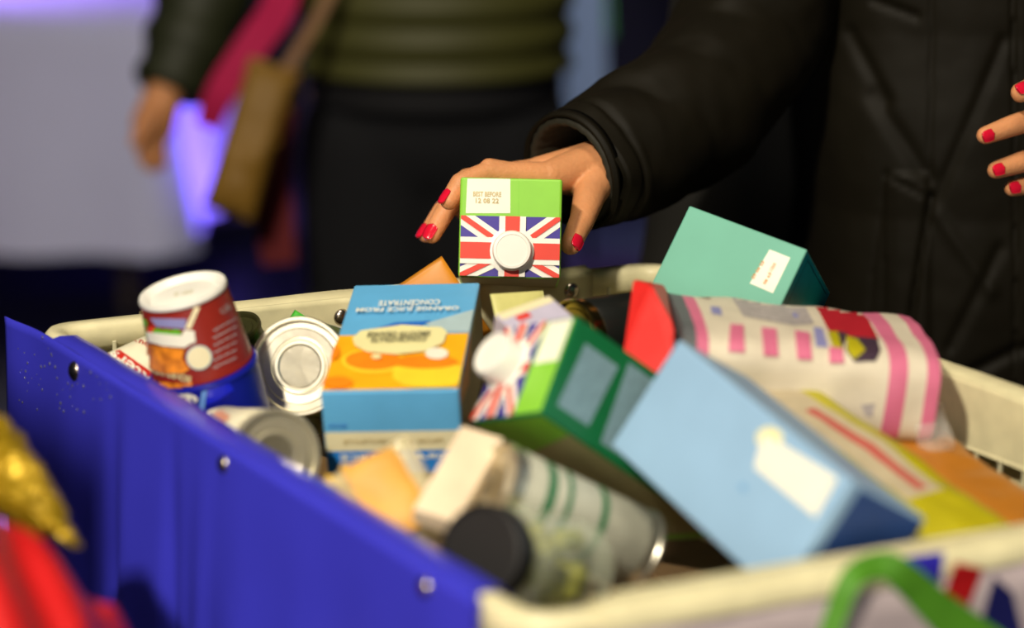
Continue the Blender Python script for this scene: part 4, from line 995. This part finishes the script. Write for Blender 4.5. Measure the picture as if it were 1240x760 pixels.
# person far behind, back to us, out of focus
def far_person():
    D = 3.3; cx0 = P(525, 60, D); X, Y = cx0.x, cx0.y
    E_ = empty('person', Matrix.Translation((X, Y, 0)), 'blurred person in olive quilted jacket and dark jeans in the background', 'person')
    sh = [Vector((X-.20, Y, 1.40)), Vector((X+.20, Y, 1.40))]
    el = P(262, -60, 3.28); wr_ = P(197, 118, 3.22)
    elr = Vector((X+.21, Y+.14, 1.13)); wrr = Vector((X+.08, Y+.24, 1.03))
    hand = [(wr_, .026, P(186, 150, 3.21), .030), (P(190, 150, 3.21), .012, P(196, 198, 3.20), .008), (P(186, 152, 3.20), .012, P(187, 203, 3.19), .008), (P(182, 152, 3.19), .011, P(178, 200, 3.18), .008), (P(178, 150, 3.18), .010, P(171, 190, 3.17), .007), (P(186, 140, 3.18), .012, P(164, 172, 3.15), .009)]
    pr = [((X, Y, .90), .13, (X, Y, 1.30), .13), ((X, Y, 1.32), .09, sh[0], .06), ((X, Y, 1.32), .09, sh[1], .06), ((X, Y, 1.40), .055, (X, Y, 1.50), .052), ((X, Y-.01, 1.60), .085, (X, Y+.01, 1.66), .088),
          (sh[0], .05, el, .04), (el, .04, wr_, .026), (sh[1], .05, elr, .04), (elr, .04, wrr, .026), (wrr, .028, wrr+Vector((-.04, -.06, -.01)), .026)]
    for s in (-1, 1): pr += [((X+s*.085, Y, .86), .09, (X+s*.10, Y, .48), .06), ((X+s*.10, Y, .48), .058, (X+s*.11, Y+.01, .08), .04), ((X+s*.11, Y+.02, .04), .036, (X+s*.12, Y-.13, .035), .032)]
    world_child(join([blob(pr, .012, 4), blob(hand, .004, 3)], 'body', M_SKIN), E_)
    # quilted jacket
    def rings(name, z0, z1, a, b, m, quilt, n=64, nr=90, x=X, flare=0):
        V = []; F = []
        for j in range(nr+1):
            z = z0+(z1-z0)*j/nr; k = max(0, (z-1.28)/.16)
            aa = a*(1-.45*k**2)+flare*(z1-z); bb = b*(1-.35*k)+flare*(z1-z)
            for i in range(n):
                t = 2*PI*i/n; q = quilt*abs(math.sin(z*PI/.046)); V.append((x+(aa+q)*math.cos(t), Y+(bb+q)*math.sin(t), z))
        for j in range(nr):
            for i in range(n): F.append([j*n+i, j*n+(i+1) % n, (j+1)*n+(i+1) % n, (j+1)*n+i])
        F.append(list(range(n))[::-1]); F.append([nr*n+i for i in range(n)])
        return world_child(mesh(name, V, F, m, None, smooth=True), E_)
    oj = mat('olive_quilt', (66, 66, 24), .6, var=.1, nscale=6); dj = mat('dark_green_sleeve', (34, 38, 16), .6)
    rings('jacket', .895, 1.44, .180, .15, oj, .012)
    rings('jacket_hem', .85, .912, .172, .145, mat('black_rib', (14, 14, 18), .8), 0, nr=6)
    pts = sm([tuple(sh[0]+Vector((.03, 0, .0)))+(.085,), tuple(P(285, -160, 3.28))+(.08,), tuple(el)+(.070,), tuple(P(232, 40, 3.25))+(.060,), tuple(P(203, 112, 3.23))+(.047,)], 8)
    world_child(tube('jacket_sleeve', [p[:3] for p in pts], [p[3]+.004*math.sin(i*1.3) for i, p in enumerate(pts)], dj, None, 28), E_)
    pts = sm([tuple(sh[1])+(.085,), tuple(elr)+(.07,), tuple(wrr)+(.05,)], 8)
    world_child(tube('jacket_sleeve', [p[:3] for p in pts], [p[3] for p in pts], dj, None, 28), E_)
    jm = mat('dark_denim', (11, 12, 17), .9, bump=.3, bscale=40)
    jb = [((X-.03, Y, .82), .125, (X+.03, Y, .82), .125)]
    for s in (-1, 1): jb += [((X+s*.075, Y, .80), .115, (X+s*.095, Y, .45), .085), ((X+s*.095, Y, .45), .085, (X+s*.11, Y+.01, .10), .065)]
    world_child(join([blob(jb, .012, 4)], 'jeans', jm), E_)
    for s in (-1, 1): world_child(join([blob([((X+s*.11, Y+.03, .055), .048, (X+s*.125, Y-.14, .05), .042)], .01, 2)], 'shoe', M_LID), E_)
    world_child(join([blob([((X, Y+.01, 1.65), .10, (X, Y+.03, 1.70), .09)], .012, 2)], 'hair', mat('dark_hair', (30, 22, 16), .6)), E_)
far_person()
# scarf, bag
pm = sm([(352, -90, 3.2, .05), (340, 0, 3.15, .045), (305, 55, 3.12, .042), (268, 110, 3.12, .038), (252, 150, 3.14, .030)], 6)
ribbon('pink_scarf', [P(a, b, c) for a, b, c, d in pm], [d for a, b, c, d in pm], mat('magenta_wool', (176, 14, 74), .8), 'blurred magenta scarf hanging beside the olive jacket sleeve', 'scarf', .02)
pm = sm([(345, 130, 3.22, .03), (330, 200, 3.20, .045), (332, 260, 3.20, .05), (338, 320, 3.2, .045)], 6)
ribbon('red_scarf', [P(a, b, c) for a, b, c, d in pm], [d for a, b, c, d in pm], mat('red_wool', (92, 6, 12), .8), 'blurred dark red cloth hanging below the mustard bag', 'scarf', .02)
BM = mat('mustard_leather', (128, 94, 26), .6, var=.1, nscale=8)
bc = P(305, 168, 3.08); ux = cdir(.30, -.95, 0); uy = cdir(.95, .3, 0)
Eb, Ob, Mb = pillow('shoulder_bag', bc, ux, uy, .20, .068, .05, 'blurred mustard brown shoulder bag hanging beside the olive jacket', 'bag', BM, 41, crinkle=.003, part='bag_body')
pm = sm([(415, -40, 3.1, .016), (385, 20, 3.09, .016), (352, 75, 3.08, .016), (335, 105, 3.08, .016)], 6)
s_ = ribbon('bag_strap', [P(a, b, c) for a, b, c, d in pm], [d for a, b, c, d in pm], mat('tan_leather', (118, 78, 36), .5), None, None, .004)
bpy.context.view_layer.update(); s_.parent = Eb; s_.matrix_parent_inverse = Mb.inverted()

# draped table far left, out of focus
ta = P(-260, 20, 5.5); tb_ = P(190, 32, 5.2)
X1, Y1 = tb_.x, tb_.y; ztop = tb_.z
def drape(name, x0, x1, y0, y1, zt, zb, m):
    per = []; st_ = 60
    cor = [(x0, y0), (x1, y0), (x1, y1), (x0, y1)]
    for i in range(4):
        a = Vector(cor[i]+(0,)); b = Vector(cor[(i+1) % 4]+(0,))
        for k in range(st_): per.append((a.lerp(b, k/st_), (b-a).normalized()))
    V = []; F = []; R_ = 14; N = len(per)
    for j in range(R_+1):
        h = j/R_
        for i, (p, t) in enumerate(per):
            nn = Vector((t.y, -t.x, 0)); o = h*.05+h*.018*math.sin(i*.55)+h*.012*math.sin(i*.23+1)
            V.append((p.x+nn.x*o, p.y+nn.y*o, zt+(zb-zt)*h))
    for j in range(R_):
        for i in range(N): F.append([j*N+i, (j+1)*N+i, (j+1)*N+(i+1) % N, j*N+(i+1) % N])
    F.append(list(range(N)))
    return mesh(name, V, F, m, smooth=True)
TT = empty('trestle_table', Matrix.Translation((X1-.8, Y1+.525, 0)), 'blurred table under the white cloth at far left', 'table')
o = bmobj('tabletop', box_bm((1.56, 1.0, .03), .004), dk, TT); o.location = (0, 0, ztop-.02)
for a in (-1, 1):
    for b in (-1, 1): o = bmobj('leg', box_bm((.04, .04, ztop-.035), .003, 1), dk, TT); o.location = (a*.7, b*.42, (ztop-.035)/2)
DR = drape('tablecloth', X1-1.6, X1, Y1, Y1+1.05, ztop, .16, mat('white_cloth', (206, 204, 222), .8, var=.03, nscale=4))
tag(DR, 'pale white cloth hanging over the far left table, blurred', 'tablecloth')
# pale banner between the two people
Bn = empty('banner_stand', Matrix.Translation(P(712, 320, 4.6)), 'blurred pale blue banner with green edge behind the outstretched sleeve', 'banner')
ob = P(712, 40, 4.6)
for nm, a, b, mm in (('banner_sheet', 680, 744, mat('pale_banner', (170, 190, 225), .5)), ('green_edge', 730, 748, mat('banner_green', (60, 160, 70), .5))):
    top = -200; bot = 215 if nm == 'banner_sheet' else 45
    d0 = 4.6 if nm == 'banner_sheet' else 4.585; a += 4; b -= 6
    q = [P(a-4, top, d0), P(b-10, top, d0), P(b, bot, d0), P(a+2, bot, d0)]; nn = Vector((0, .006, 0))
    V = q+[v+nn for v in q]; world_child(mesh(nm, V, [[0, 1, 2, 3], [7, 6, 5, 4], [0, 4, 5, 1], [1, 5, 6, 2], [2, 6, 7, 3], [3, 7, 4, 0]], mm), Bn)
zb = P(712, 320, 4.6)
world_child(tube('stand_pole', [P(712, 200, 4.62), P(712, 322, 4.62)], .008, M_LID, None, 10), Bn)
o = bmobj('stand_base', box_bm((.22, .16, zb.z if zb.z > .02 else .02), .003), M_LID); o.location = (zb.x, zb.y, (zb.z if zb.z > .02 else .02)/2); world_child(o, Bn)
area('blue_floor_lamp', (.8, 6.6, 1.6), (.36, 5.8, 0), .2, 160, (.6, .7, 1.0), 34)
